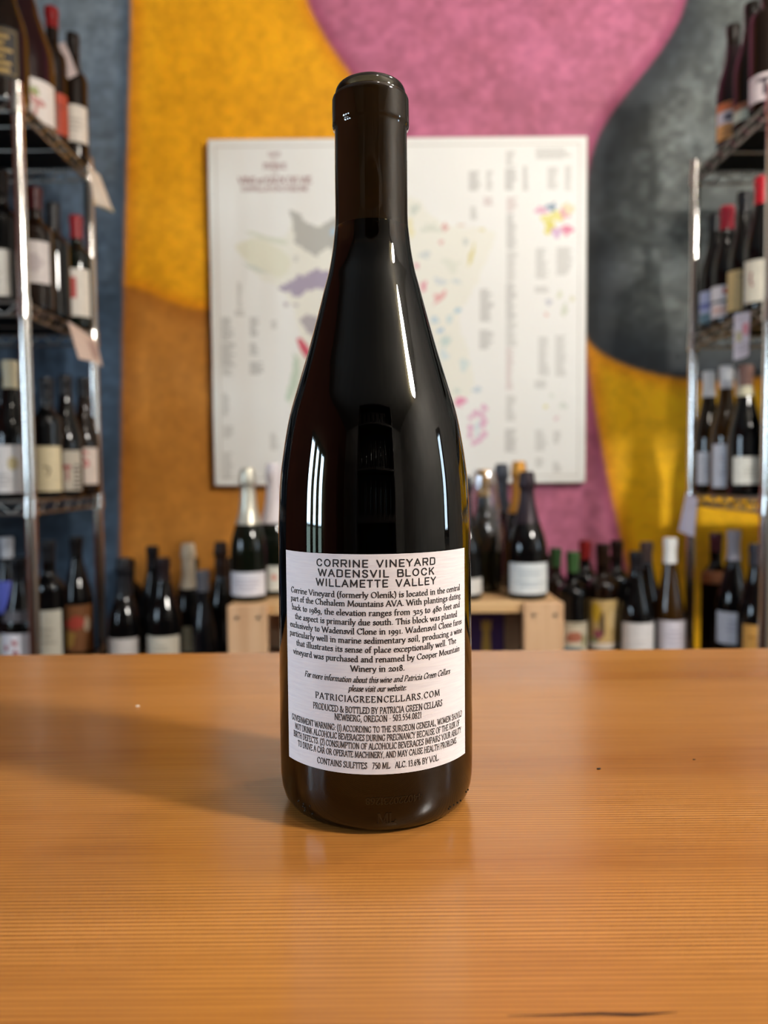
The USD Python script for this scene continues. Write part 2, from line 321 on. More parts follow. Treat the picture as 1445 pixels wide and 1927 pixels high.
def text_shape(text, style='roman', track=0.0):
    """(shape, width) of a line of lettering, capitals 70 tall on the baseline."""
    x, parts = 0.0, []
    for ch in text:
        table = GOTHIC if style == 'gothic' else ({**ROMAN, **LINING} if style == 'caps' else ROMAN)
        adv, strokes = table.get(ch, ROMAN[' '])
        key = (style, ch)
        if key not in GLYPHS:
            nib, ang = ((6.6, 6.6), 0) if style == 'gothic' else ((6.4, 3.5), 24) if style != 'caps' else ((6.6, 3.6), 18)
            GLYPHS[key] = glyph(strokes, nib, ang, style != 'gothic' and style != 'italic')
        g = GLYPHS[key]
        if g is not None:
            parts.append(affinity.translate(affinity.affine_transform(g, [0.86, 0.24, 0, 1, 0, 0]) if style == 'italic' else g, x))
        x += adv * (0.82 if style == 'italic' else 1) + track
    shape = shapely.GeometryCollection([p for g in parts for p in polys(g)])
    return shape, x - track

# ================================================================== THE ROOM
def quad_wall(name, mesh, material):
    tag(obj(name, mesh, material), kind='structure')

def mural():
    x0, x1, z0, z1, st = -ROOM_X, ROOM_X, 0.0, CEIL, 0.0085
    fx0, fx1 = -1.35, 1.35
    xs = np.unique(np.concatenate([np.linspace(x0, fx0, 12), np.arange(fx0, fx1, st), np.linspace(fx1, x1, 12)]))
    zs = np.unique(np.concatenate([np.linspace(z0, 0.85, 6), np.arange(0.85, 2.75, st), np.linspace(2.75, z1, 4)]))
    def wp(pts, smooth=True):
        q = spline([(p[0], p[2]) for p in (at(a, b, WALL_Y) for a, b in pts)], 10) if smooth else [(p[0], p[2]) for p in (at(a, b, WALL_Y) for a, b in pts)]
        return [tuple(x) for x in q]
    far = lambda *p: [tuple(x) for x in p]
    top, bot = 3.05, -0.05
    blue_edge = wp([(246, -300), (247, 0), (242, 200), (236, 420), (231, 640), (228, 860), (226, 1020), (224, 1300)])
    yel_pink = wp([(545, -160), (575, -10), (608, 62), (640, 112), (680, 165), (735, 225), (780, 300), (790, 380), (760, 470), (690, 560)])
    yel_orange = wp([(232, 536), (275, 548), (320, 568), (370, 582), (430, 585), (520, 575), (610, 560), (690, 560)])
    orange_pink = wp([(690, 560), (720, 700), (700, 850), (690, 1000), (700, 1150), (720, 1400)])
    pink_grey = wp([(1330, -190), (1290, 0), (1268, 55), (1236, 105), (1192, 160), (1150, 215), (1120, 270), (1104, 340), (1096, 450), (1094, 560), (1100, 632)])
    grey_yel = wp([(1100, 632), (1118, 655), (1150, 676), (1200, 696), (1250, 708), (1310, 716), (1380, 716), (1460, 705), (1560, 680)])
    pink_yel = wp([(1100, 632), (1108, 690), (1118, 760), (1132, 840), (1146, 915), (1160, 975), (1172, 1030), (1200, 1150), (1250, 1320)])
    Lx, Rx = -ROOM_X - .1, ROOM_X + .1
    regions = {
        'blue': Polygon(far((Lx, top)) + [(blue_edge[0][0], top)] + blue_edge + [(blue_edge[-1][0], bot), (Lx, bot)]).buffer(0),
        'yellow': Polygon([(blue_edge[0][0], top), (yel_pink[0][0] - .05, top)] + yel_pink + yel_orange[::-1] + [p for p in blue_edge[::-1] if p[1] > yel_orange[0][1]]).buffer(0),
        'orange': Polygon(yel_orange + orange_pink + [(orange_pink[-1][0], bot), (blue_edge[-1][0], bot)] + [p for p in blue_edge[::-1] if p[1] < yel_orange[0][1]]).buffer(0),
        'slate': Polygon([(pink_grey[0][0] + .05, top)] + pink_grey + grey_yel + [(Rx, grey_yel[-1][1]), (Rx, top)]).buffer(0),
        'gold': Polygon(grey_yel + [(Rx, grey_yel[-1][1]), (Rx, bot), (pink_yel[-1][0], bot)] + pink_yel[::-1]).buffer(0)}
    X, Z = np.meshgrid(xs, zs)
    P = np.c_[X.ravel(), Z.ravel()]
    # colour, airbrushed edge colour, width of the airbrushed edge
    tone = {'blue': ('#76828c', '#4b5a68', 0.05), 'yellow': ('#f0a80e', '#e08e06', 0.05), 'orange': ('#c07e30', '#ad6a1e', 0.06), 'slate': ('#5f6462', '#2c3237', 0.20),
            'gold': ('#ffc00c', '#ea9a04', 0.055), 'pink': ('#b86884', '#9c4868', 0.045)}
    rest = shapely.box(Lx, bot, Rx, top).difference(unary_union(list(regions.values())))
    regions['pink'] = rest
    Q = np.c_[P[:, 0], P[:, 1], np.zeros(len(P))]
    wob = meshkit.fbm(Q * 3.1, 4, 5)
    dab = meshkit.fbm(Q * np.array([38, 50, 1]) + wob[:, None] * 2, 4, 11)
    pts = shapely.points(P)
    col, wsum = np.zeros((len(P), 3)), np.zeros((len(P), 1))
    for k in tone:
        g = regions[k]
        inside = shapely.contains_xy(g, P[:, 0], P[:, 1])
        d = shapely.distance(pts, g.boundary)
        cover = np.clip(0.5 + np.where(inside, d, -d) / (1.3 * st), 0, 1)[:, None]
        a, b, w = np.array(srgb(tone[k][0])), np.array(srgb(tone[k][1])), tone[k][2]
        t = np.clip(d / w + (wob - 0.5) * (0.9 if k == 'slate' else 0.5), 0, 1); t = (t * t * (3 - 2 * t))[:, None]
        c_ = b * (1 - t) + a * t
        if k == 'blue':              # pale grey-blue at the top, deep blue lower down
            h = np.clip((P[:, 1] - 1.62) / 0.75 + (wob - 0.5) * 0.9, 0, 1)[:, None]
            c_ = np.array(srgb('#3f5266')) * (1 - h) + c_ * h
        if k in ('blue', 'slate', 'pink'):   # sponged on in paler dabs
            h = np.clip((dab - 0.5) * 3.2, -0.35, 1)[:, None] * {'slate': 0.75, 'blue': 0.5, 'pink': 0.22}[k] * (0.3 + 0.7 * t)
            c_ = c_ * (1 + h)
        col += c_ * cover; wsum += cover
    col /= np.maximum(wsum, 1e-6)
    nx, nz = len(xs), len(zs)
    v = np.c_[P[:, 0], np.full(len(P), WALL_Y), P[:, 1]]
    i = (np.arange(nz - 1)[:, None] * nx + np.arange(nx - 1)).ravel()
    f = np.vstack([np.c_[i, i + 1, i + nx + 1], np.c_[i, i + nx + 1, i + nx]])
    o = obj('wall_back', trimesh.Trimesh(v, f, process=False), 'mural')
    pv = UsdGeom.PrimvarsAPI(o).CreatePrimvar('paint', Sdf.ValueTypeNames.Color3fArray, 'vertex')
    pv.Set(Vt.Vec3fArray.FromNumpy(col.astype(np.float32)))
    tag(o, 'painted wall with a mural of yellow, pink, orange, slate and blue fields', None, None, 'structure')

mural()
quad_wall('floor', box(-ROOM_X - .1, ROOM_X + .1, REAR_Y - .1, WALL_Y + .1, -0.08, 0), 'floor_stain')
quad_wall('ceiling', box(-ROOM_X - .1, ROOM_X + .1, REAR_Y - .1, WALL_Y + .1, CEIL, CEIL + .08), 'ceiling_paint')
quad_wall('wall_front', box(-ROOM_X - .1, ROOM_X + .1, REAR_Y - .1, REAR_Y, 0, CEIL), 'plaster')

def side_wall(name, sx, win, paint):
    (ya, yb), (za, zb) = win['y'], win['z']
    xa, xb = sorted((sx * ROOM_X, sx * (ROOM_X + .1)))
    quad_wall(name, join([box(xa, xb, REAR_Y, ya, 0, CEIL), box(xa, xb, yb, WALL_Y + .1, 0, CEIL), box(xa, xb, ya, yb, 0, za), box(xa, xb, ya, yb, zb, CEIL)]), paint)

side_wall('wall_left', -1, WIN_L, 'terracotta_paint'); side_wall('wall_right', 1, WIN_R, 'plaster')

def window(name, sx, win, bars):
    t = UsdGeom.Xform.Define(stage, '/World/' + name).GetPrim(); tag(t, kind='structure')
    (ya, yb), (za, zb) = win['y'], win['z']
    x = sx * (ROOM_X - 0.0); xa, xb = sorted((x - sx * .05, x + sx * .02))
    ms = [box(xa, xb, ya - .04, ya + .03, za - .04, zb + .04), box(xa, xb, yb - .03, yb + .04, za - .04, zb + .04), box(xa, xb, ya + .03, yb - .03, za - .04, za + .03), box(xa, xb, ya + .03, yb - .03, zb - .03, zb + .04)]
    obj('window_frame', join(ms), 'dark_timber', t)
    for k in range(1, bars + 1):
        yy = ya + (yb - ya) * k / (bars + 1)
        obj('mullion', box(xa, xb, yy - .085, yy + .085, za + .03, zb - .03), 'dark_timber', t)

window('window_1', -1, WIN_L, 2); window('window_2', 1, WIN_R, 0)

# ---- pendant lamps
def pendant(loc, r, color, power, label, globe=True):
    x, y, z = loc
    t = thing('pendant_lamp', label, 'lamp', (x, y, CEIL))
    obj('canopy', lathe([(0, 0), (.05, 0), (.05, -.012), (.02, -.025), (0, -.025)], 24), 'dark_metal', t, 40)
    obj('cord', tube((0, 0, -.02), (0, 0, z + r + .05 - CEIL), .003, 8), 'dark_metal', t, 40)
    obj('socket', lathe([(0, z + r + .06 - CEIL), (.02, z + r + .055 - CEIL), (.024, z + r - .004 - CEIL), (0, z + r - .004 - CEIL)], 20), 'dark_metal', t, 40)
    g = trimesh.creation.icosphere(2, r); g.apply_translation([0, 0, z - CEIL])
    n = f'lamp_glow_{len(LOOKS)}'
    mat(n, {'e': ('emission', {'color': color, 'strength': power})}, surface='e.emission')
    obj('globe', g, n, t, True)

pendant((1.58, -0.38, 2.46), 0.12, LAMP_WHITE, 500.0, 'glowing globe pendant to the right of the counter, behind the viewer')
pendant((0.42, -0.22, 2.78), 0.055, LAMP_WARM, 180.0, 'small glowing globe pendant above the front of the counter')
pendant((0.72, 0.80, 2.70), 0.055, LAMP_WARM, 260.0, 'small glowing globe pendant above the back of the counter')

# ---- counter
c = thing('counter', 'long varnished fir counter with fine straight grain under the wine bottle', 'counter', (0, 0, COUNTER))
CY1 = 0.5996
obj('worktop', box(-1.15, 1.15, 0.03, CY1, -0.042, 0.0, 0.0022), 'fir', c)
obj('counter_front', box(-1.1, 1.1, CY1 - .06, CY1 - .035, -COUNTER, -0.042), 'table_timber', c)
for sx in (-1, 1):
    obj('counter_end', box(sx * 1.1 - .0125, sx * 1.1 + .0125, 0.07, CY1 - .0605, -COUNTER, -0.042), 'table_timber', c)

# ================================================================== THE WINE BOTTLE ON THE COUNTER
BX, BY, BODY = -0.00418, 0.33209, 0.0417
hero = thing('wine_bottle', 'dark burgundy wine bottle with a large white text label standing on the varnished counter', 'wine bottle', (BX, BY, COUNTER))
low = [(0, .020), (.010, .0188), (.020, .0130), (.028, .0048), (.0325, .0008), (.0345, .0), (.0366, .0005), (.0388, .0022), (.0404, .0050), (.0413, .0085), (.0417, .0125), (.0418, .0170), (.0419, .0340), (.0416, .0700)]
mid = [(.0415, .0825), (.0413, .1113), (.0409, .1249), (.0401, .1387), (.0383, .1522), (.0357, .1658), (.0317, .1793), (.0275, .1930), (.0237, .2065), (.0201, .2200), (.0183, .2267), (.0170, .2334), (.0161, .2400), (.0154, .2476), (.0153, .2606)]
lip = [(.0153, .2700), (.0152, .2842), (.0155, .2852), (.0160, .2858), (.0162, .2868), (.0162, .2962), (.0160, .2974), (.0155, .2980), (.0150, .2984), (.0149, .2995), (.0147, .3006), (.0141, .3019), (.0129, .3029), (.0114, .3033), (.0103, .3029), (.0098, .3018), (.0096, .3000)]
outer = low + [tuple(x) for x in spline(mid, 5)] + lip
inner_wall = [(.0096, .2900), (.0096, .2460), (.0110, .2420)] + [(r - .0029, z) for r, z in [tuple(x) for x in spline(mid, 4)][::-1] if z < .2380] + [(.0388, .0700), (.0390, .0340), (.0386, .0220), (.0360, .0160), (.0310, .0140), (.0200, .0190), (0, .0240)]
obj('glass_body', lathe(outer + inner_wall, 160), 'hero_glass', hero, 35)
FILL = .2346
wine_wall = [(r + .0005, z - .0004) for r, z in inner_wall if z < FILL - .002][::-1]
top_r = np.interp(FILL, [z for r, z in inner_wall[:-6]][::-1], [r for r, z in inner_wall[:-6]][::-1]) + .0004
obj('wine', lathe([(0, .0236)] + wine_wall[1:] + [(top_r, FILL), (0, FILL)], 96), 'wine_dark', hero, 40)
obj('cork', lathe([(0, .2436), (.0090, .2436), (.0099, .2444), (.0099, .2990), (.0093, .2997), (0, .2997)], 48), 'cork', hero, 40)

def hero_hit(px, py, r):
    d = ray(px, py); k = np.hypot(d[0], d[1]); d = d / k
    o = np.array([-BX, -BY]); b = d[:2] @ o
    t = -b - math.sqrt(max(b * b - o @ o + r * r, 0))
    P = CAM + t * d
    return math.atan2(P[0] - BX, BY - P[1]), P[2] - COUNTER

def on_hero(r):                      # arc length and height to the bottle's front surface; r may be a function of z
    def f(s, z, lift=0.0):
        rr = (r(z) if callable(r) else r) + lift
        a = s / BODY
        return np.c_[rr * np.sin(a), -rr * np.cos(a), z]
    return f

def wrap_grid(th0, th1, z0, z1, r, n=40, thick=0.00016):
    th = np.linspace(th0, th1, n + 1)
    prof = [(r, z0), (r + thick, z0), (r + thick, z1), (r, z1)]
    v = [(q * math.sin(t), -q * math.cos(t), z) for t in th for q, z in prof]
    f = []
    for i in range(n):
        for j in range(4):
            a, b = i * 4 + j, i * 4 + (j + 1) % 4
            f += [(a, a + 4, b + 4), (a, b + 4, b)]
    f += [(0, 1, 2), (0, 2, 3), (n * 4, n * 4 + 2, n * 4 + 1), (n * 4, n * 4 + 3, n * 4 + 2)]
    return trimesh.Trimesh(np.array(v), np.array(f), process=False)

LR = 0.04185
thL = (hero_hit(539, 1037.4, LR)[0] + hero_hit(544.3, 1426.7, LR)[0]) / 2
thR = (hero_hit(871.5, 1032.3, LR)[0] + hero_hit(876, 1418.7, LR)[0]) / 2
zT, zB = hero_hit(706, 1043, LR)[1], hero_hit(710, 1457.4, LR)[1]
hlabel = obj('label', wrap_grid(thL, thR, zB, zT, LR, 64), 'laid_paper', hero, 30, 'white laid paper back label printed in black')
LINES = [  # text, style, baseline row at the middle, left end, right end, row height of a capital
    ('CORRINE VINEYARD', 'gothic', 1066.9, 596, 818.3, 12.6), ('WADENSVIL BLOCK', 'gothic', 1085.8, 598.6, 816.3, 12.6), ('WILLAMETTE VALLEY', 'gothic', 1104.5, 594.8, 819.6, 12.8),
    ('Corrine Vineyard (formerly Olenik) is located in the central', 'roman', 1125, 548.7, 864.4, 10.8), ('part of the Chehalem Mountains AVA. With plantings dating', 'roman', 1141.4, 548.2, 865.7, 10.8),
    ('back to 1989, the elevation ranges from 325 to 480 feet and', 'roman', 1158.8, 550, 864.4, 10.8), ('the aspect is primarily due south. This block was planted', 'roman', 1176.2, 555.9, 859.3, 10.8),
    ('exclusively to Wadensvil Clone in 1991. Wadensvil Clone fares', 'roman', 1193.6, 547, 867.5, 10.8), ('particularly well in marine sedimentary soil, producing a wine', 'roman', 1210.8, 546.4, 868.3, 10.8),
    ('that illustrates its sense of place exceptionally well. The', 'roman', 1228, 558.4, 857.5, 10.8), ('vineyard was purchased and renamed by Cooper Mountain', 'roman', 1245.9, 552.5, 863.7, 10.8),
    ('Winery in 2018.', 'roman', 1263.8, 658.3, 760.7, 11), ('For more information about this wine and Patricia Green Cellars', 'italic', 1284.5, 574.5, 846.5, 10.8),
    ('please visit our website:', 'italic', 1301.2, 655.2, 765, 10.8), ('PATRICIAGREENCELLARS.COM', 'caps', 1321.7, 593.8, 826.8, 11.6), ('PRODUCED & BOTTLED BY PATRICIA GREEN CELLARS', 'caps', 1342.7, 589.7, 831.4, 11.8),
    ('NEWBERG, OREGON * 503.554.0821', 'caps', 1357.8, 629.6, 792, 11.6), ('GOVERNMENT WARNING: (1) ACCORDING TO THE SURGEON GENERAL, WOMEN SHOULD', 'caps', 1378, 550.7, 868.3, 11.4),
    ('NOT DRINK ALCOHOLIC BEVERAGES DURING PREGNANCY BECAUSE OF THE RISK OF', 'caps', 1393.9, 556.4, 863.7, 11.4), ('BIRTH DEFECTS. (2) CONSUMPTION OF ALCOHOLIC BEVERAGES IMPAIRS YOUR ABILITY', 'caps', 1409.8, 553.8, 867, 11.4),
    ('TO DRIVE A CAR OR OPERATE MACHINERY, AND MAY CAUSE HEALTH PROBLEMS.', 'caps', 1425.9, 561.7, 858.5, 11.4), ('CONTAINS SULFITES   750 ML   ALC. 13.6% BY VOL.', 'caps', 1446.4, 597.6, 825.2, 11.4)]
for text, style, yb, xl, xr, cap in LINES:
    shape, w = text_shape(text, style, {'gothic': 15, 'roman': 2.5, 'italic': 2.5}.get(style, 15 if 'COM' in text else 5))
    a0, a1 = hero_hit(xl, yb - 6, LR)[0], hero_hit(xr, yb - 6, LR)[0]
    zb, zt = hero_hit(708, yb, LR)[1], hero_hit(708, yb - cap, LR)[1]
    s = (zt - zb) / 70.0
    x0, _, x1, _ = shape.bounds
    place = on_hero(LR)
    m = sheet(shape, lambda x, y: place((a0 + (x - x0) / (x1 - x0) * (a1 - a0)) * BODY, zb + y * s, 0.00024))
    obj('text_line', m, 'ink', hlabel)
# raised characters moulded into the glass near the foot
zf = [z for r, z in low[5:]]; rf = [r for r, z in low[5:]]
Rz = lambda z: np.interp(z, zf, rf)
def embossed(text, px0, px1, py0, py1, upside=False, style='caps'):
    shape, w = text_shape(text, style)
    shape = unary_union(polys(shape))
    if upside: shape = affinity.rotate(shape, 180, origin='center')
    x0, y0, x1, y1 = shape.bounds
    ms = [trimesh.creation.extrude_polygon(g, 1.0, engine='earcut') for g in polys(shape)]
    m = join(ms); v = np.array(m.vertices)
    a0, a1 = hero_hit(px0, (py0 + py1) / 2, .0412)[0], hero_hit(px1, (py0 + py1) / 2, .0412)[0]
    zt, zb = hero_hit((px0 + px1) / 2, py0, .0412)[1], hero_hit((px0 + px1) / 2, py1, .0412)[1]
    a = a0 + (v[:, 0] - x0) / (x1 - x0) * (a1 - a0); z = zb + (v[:, 1] - y0) / (y1 - y0) * (zt - zb)
    r = Rz(z) - 0.0003 + 0.00055 * v[:, 2]
    return trimesh.Trimesh(np.c_[r * np.sin(a), -r * np.cos(a), z], m.faces, process=False)
obj('moulded_number', embossed('440220231268', 688, 793, 1498, 1512, True), 'hero_emboss', hero, label='raised upside-down number moulded in the glass')
obj('moulded_letters', embossed('ML', 709, 746, 1529, 1551), 'hero_emboss', hero, label='raised letters moulded in the glass')
dots = []
for px, py in [(563, 1507), (573, 1512), (571, 1517), (574, 1520), (572, 1526), (585, 1516), (587, 1532), (848, 1519), (855, 1515), (862, 1511), (868, 1507), (876, 1490), (880, 1486), (846, 1523)]:
    a, z = hero_hit(px, py, .0408); z = max(z, .001); r = float(Rz(z))
    d = trimesh.creation.icosphere(1, .00042); d.apply_translation([r * math.sin(a), -r * math.cos(a), z]); dots.append(d)
tag(obj('moulded_dots', join(dots), 'hero_emboss', hero, True), kind='stuff')

# ---- marks and crumbs on the counter
def counter_pt(px, py):
    d = ray(px, py); return CAM + d * ((COUNTER - EYE) / d[2])
for px, py, s, col, lab in [(1127, 1448, .0006, '#2b2019', 'dark crumb lying on the counter to the right of the wine bottle'), (259, 1330, .0007, '#e6dccb', 'pale crumb lying on the counter to the left of the wine bottle'),
                            (1306, 1430, .0004, '#3a281c', 'tiny dark crumb on the counter at the far right')]:
    p = counter_pt(px, py)
    m = trimesh.creation.icosphere(2, s); v = np.array(m.vertices)
    v *= (0.7 + 0.6 * meshkit.noise(v / s * 1.3 + px, 3))[:, None] * np.array([1.6, 1.0, 0.7]); v[:, 2] -= v[:, 2].min()
    o = thing('crumb', lab, 'crumb', p); plain('crumb_' + col[1:], col, 0.8)
    obj('crumb_body', trimesh.Trimesh(v, m.faces, process=False), 'crumb_' + col[1:], o, True)
# a dark resin streak lies in the wood at the near edge
pts = [counter_pt(x, y) for x, y in ((955, 1911.5), (1040, 1910), (1130, 1907.5), (1190, 1909), (1275, 1905.5))]
wd = [.0001, .0004, .0006, .0007, .0001]
lo = [(p[0], p[1] - w) for p, w in zip(pts, wd)]; hi = [(p[0], p[1] + w * .6) for p, w in zip(pts, wd)]
plain('resin', '#2a1508', 0.4)
obj('resin_streak', sheet(Polygon(lo + hi[::-1]).buffer(0), lambda x, y: np.c_[x, y, np.full(len(x), 0.00008)]), 'resin', c, label='dark resin streak in the wood near the front')

# ================================================================== THE WALL MAP
MY = WALL_Y - 0.032                   # the front of the board
mc = [at(392, 258, MY), at(1108, 258, MY), at(1100, 912, MY), at(400, 912, MY)]
MX0, MX1 = (mc[0][0] + mc[3][0]) / 2, (mc[1][0] + mc[2][0]) / 2
MZ1, MZ0 = (mc[0][2] + mc[1][2]) / 2, (mc[2][2] + mc[3][2]) / 2
wm = thing('wall_map', 'large cream wine map of France mounted on a board on the mural wall', 'map', ((MX0 + MX1) / 2, MY, MZ0))
OX, OZ = (MX0 + MX1) / 2, MZ0
plain('map_paper', '#eeede8', 0.42); plain('map_edge', '#cfc8ba', 0.5); plain('map_rule', '#bdb6a9', 0.6)
hw, hh = (MX1 - MX0) / 2, MZ1 - MZ0
obj('board', box(-hw, hw, 0.0, 0.030, 0, hh, 0.003), 'map_edge', wm)
obj('printed_sheet', box(-hw + .004, hw - .004, -0.0012, 0.0005, .004, hh - .004), 'map_paper', wm)
e = 0.022
for a, b, c0, d in ((-hw + e, hw - e, e, e + .0022), (-hw + e, hw - e, hh - e - .0022, hh - e), (-hw + e, -hw + e + .0022, e, hh - e), (hw - e - .0022, hw - e, e, hh - e)):
    obj('border_rule', box(a, b, -0.0016, -0.001, c0, d), 'map_rule', wm)

def mpt(px, py):
    p = at(px, py, MY - 0.0012); return p[0] - OX, p[2] - OZ

def on_map(layer):
    return lambda x, z: np.c_[x, np.full(len(x), -0.0014 - 0.00008 * layer), z]

rng = random.Random(7)
def rough_poly(pts, amp=.003, seed=1):
    q = spline(list(pts) + [pts[0]], 8); r = random.Random(seed)
    return Polygon([(x + r.uniform(-amp, amp), y + r.uniform(-amp, amp)) for x, y in q]).buffer(0)

def region(pxpts, col, layer=2, amp=.003, label=None):
    n = 'print_' + col[1:]; plain(n, col, 0.45)
    g = rough_poly([mpt(*p) for p in pxpts], amp, int(pxpts[0][0] * 7 + pxpts[0][1]))
    return obj('printed_region', sheet(g, on_map(layer)), n, wm, label=label)

BLOBS = [0]
def blob(px, py, rx, ry, col, rot=0.0, layer=3, label=None):
    col = '#' + ''.join(f'{int(int(col[i:i + 2], 16) * .78 + int(q, 16) * .22):02x}' for i, q in ((1, 'ee'), (3, 'ea'), (5, 'e0')))
    if px > 1010 and 380 < py < 445: rx, ry = rx * 1.25, ry * 1.25
    pts = []
    r = random.Random(int(px * 31 + py))
    for k in range(12):
        a = 2 * math.pi * k / 12; q = r.uniform(.45, 1.3)
        x, y = rx * q * math.cos(a), ry * q * math.sin(a); c_, s_ = math.cos(rot), math.sin(rot)
        pts.append((px + x * c_ - y * s_, py + x * s_ + y * c_))
    BLOBS[0] += 1
    return region(pts, col, layer + .12 * BLOBS[0], .0012, label)

region([(438, 462), (480, 446), (520, 452), (545, 430), (553, 396), (566, 412), (600, 424), (640, 408), (700, 385), (780, 372), (812, 408), (860, 428), (930, 436), (912, 500), (884, 560), (862, 600), (880, 660), (892, 720),
        (872, 752), (820, 772), (760, 764), (700, 790), (640, 800), (580, 790), (545, 758), (552, 690), (566, 640), (548, 575), (520, 540), (486, 520), (462, 490)], '#eceade', 1, .004, 'pale outline of the country')
region([(442, 462), (482, 450), (522, 466), (548, 492), (528, 522), (494, 508), (458, 486)], '#e6e4d0', 2)
region([(543, 398), (562, 400), (570, 414), (602, 424), (642, 408), (645, 470), (612, 468), (594, 482), (576, 470), (556, 456), (552, 428)], '#b9b8b1', 2, .005, 'grey northern region')
region([(524, 540), (544, 530), (560, 520), (578, 516), (598, 506), (640, 520), (640, 560), (600, 545), (576, 548), (560, 558), (545, 552)], '#aa9fb2', 3, .007, 'mauve region')
region([(566, 600), (586, 592), (606, 610), (602, 642), (576, 624)], '#b2abae', 3, .006)
region([(558, 636), (568, 638), (584, 660), (580, 676), (566, 660)], '#d0586a', 4, .001)
region([(552, 664), (564, 684), (560, 722), (546, 756), (538, 744), (550, 700)], '#c8d6c2', 3)
for a in [(538, 574, 6, 5, '#b7adb3'), (557, 574, 6, 4, '#b7adb3'), (502, 448, 40, 5, '#d5dac6', .25), (478, 505, 30, 4, '#cdd4c6', .4), (772, 432, 9, 18, '#e8dfae'), (838, 428, 6, 10, '#d9a29c'), (829, 456, 6, 5, '#dba6a0'), (868, 424, 10, 3, '#dcc3ae'),
          (887, 482, 5, 26, '#d8cb78', .22), (907, 432, 6, 4, '#ddd49a'), (876, 454, 7, 7, '#c3cac4'), (783, 500, 6, 5, '#d9859a'), (797, 540, 6, 13, '#db7a90', .3), (826, 560, 9, 15, '#e09a9a', .7), (862, 584, 10, 5, '#9cc4d6', -.3),
          (830, 622, 8, 6, '#9dbfd8'), (846, 602, 9, 8, '#c6dada'), (838, 640, 8, 14, '#c2d6d0', .5), (818, 604, 8, 8, '#bcd2dc'), (872, 684, 12, 14, '#cfdedb'), (835, 668, 9, 14, '#d0dfe2'), (860, 530, 12, 6, '#cfd8d6'), (800, 480, 12, 8, '#ccd2d0'),
          (810, 430, 18, 12, '#d6dacb'), (850, 500, 20, 14, '#dfe2d2'), (830, 530, 14, 8, '#cfd6d8'), (863, 757, 13, 13, '#e27ba6'), (898, 733, 9, 5, '#bccdd8'), (860, 735, 6, 5, '#c9d6cc'), (780, 395, 8, 16, '#c9d1c4', .5),
          (1020, 396, 10, 5, '#dfa0bc'), (1036, 388, 11, 6, '#7089a4'), (1044, 408, 17, 11, '#e6dc72'), (1033, 430, 9, 12, '#e0d24a'), (1049, 437, 9, 8, '#d2a2cc'), (1067, 432, 9, 9, '#e06890'), (1063, 404, 9, 9, '#e08aa0'), (1069, 392, 9, 9, '#e3d3a6'),
          (1032, 568, 8, 6, '#c6c8d0'), (1028, 592, 4, 5, '#dfaaa2'), (1052, 556, 6, 9, '#d9dcc2'), (1062, 582, 8, 12, '#d2d9c4'), (1076, 562, 5, 6, '#dcd9b8'), (1027, 765, 5, 5, '#e2db90'), (1046, 788, 6, 5, '#dfc0c6'), (1060, 762, 8, 7, '#d6dcd2'), (1038, 745, 7, 5, '#dbe2d8')]:
    blob(*a)
for k, (px, py) in enumerate([(912, 768), (906, 780), (896, 778), (886, 786), (884, 806), (885, 820), (893, 832), (903, 828), (910, 816), (908, 800), (911, 792)]):
    blob(px, py, 6, 7, '#dfa3c4', 0, 4)
blob(898, 806, 6, 16, '#d2dfe6', 0, 3)

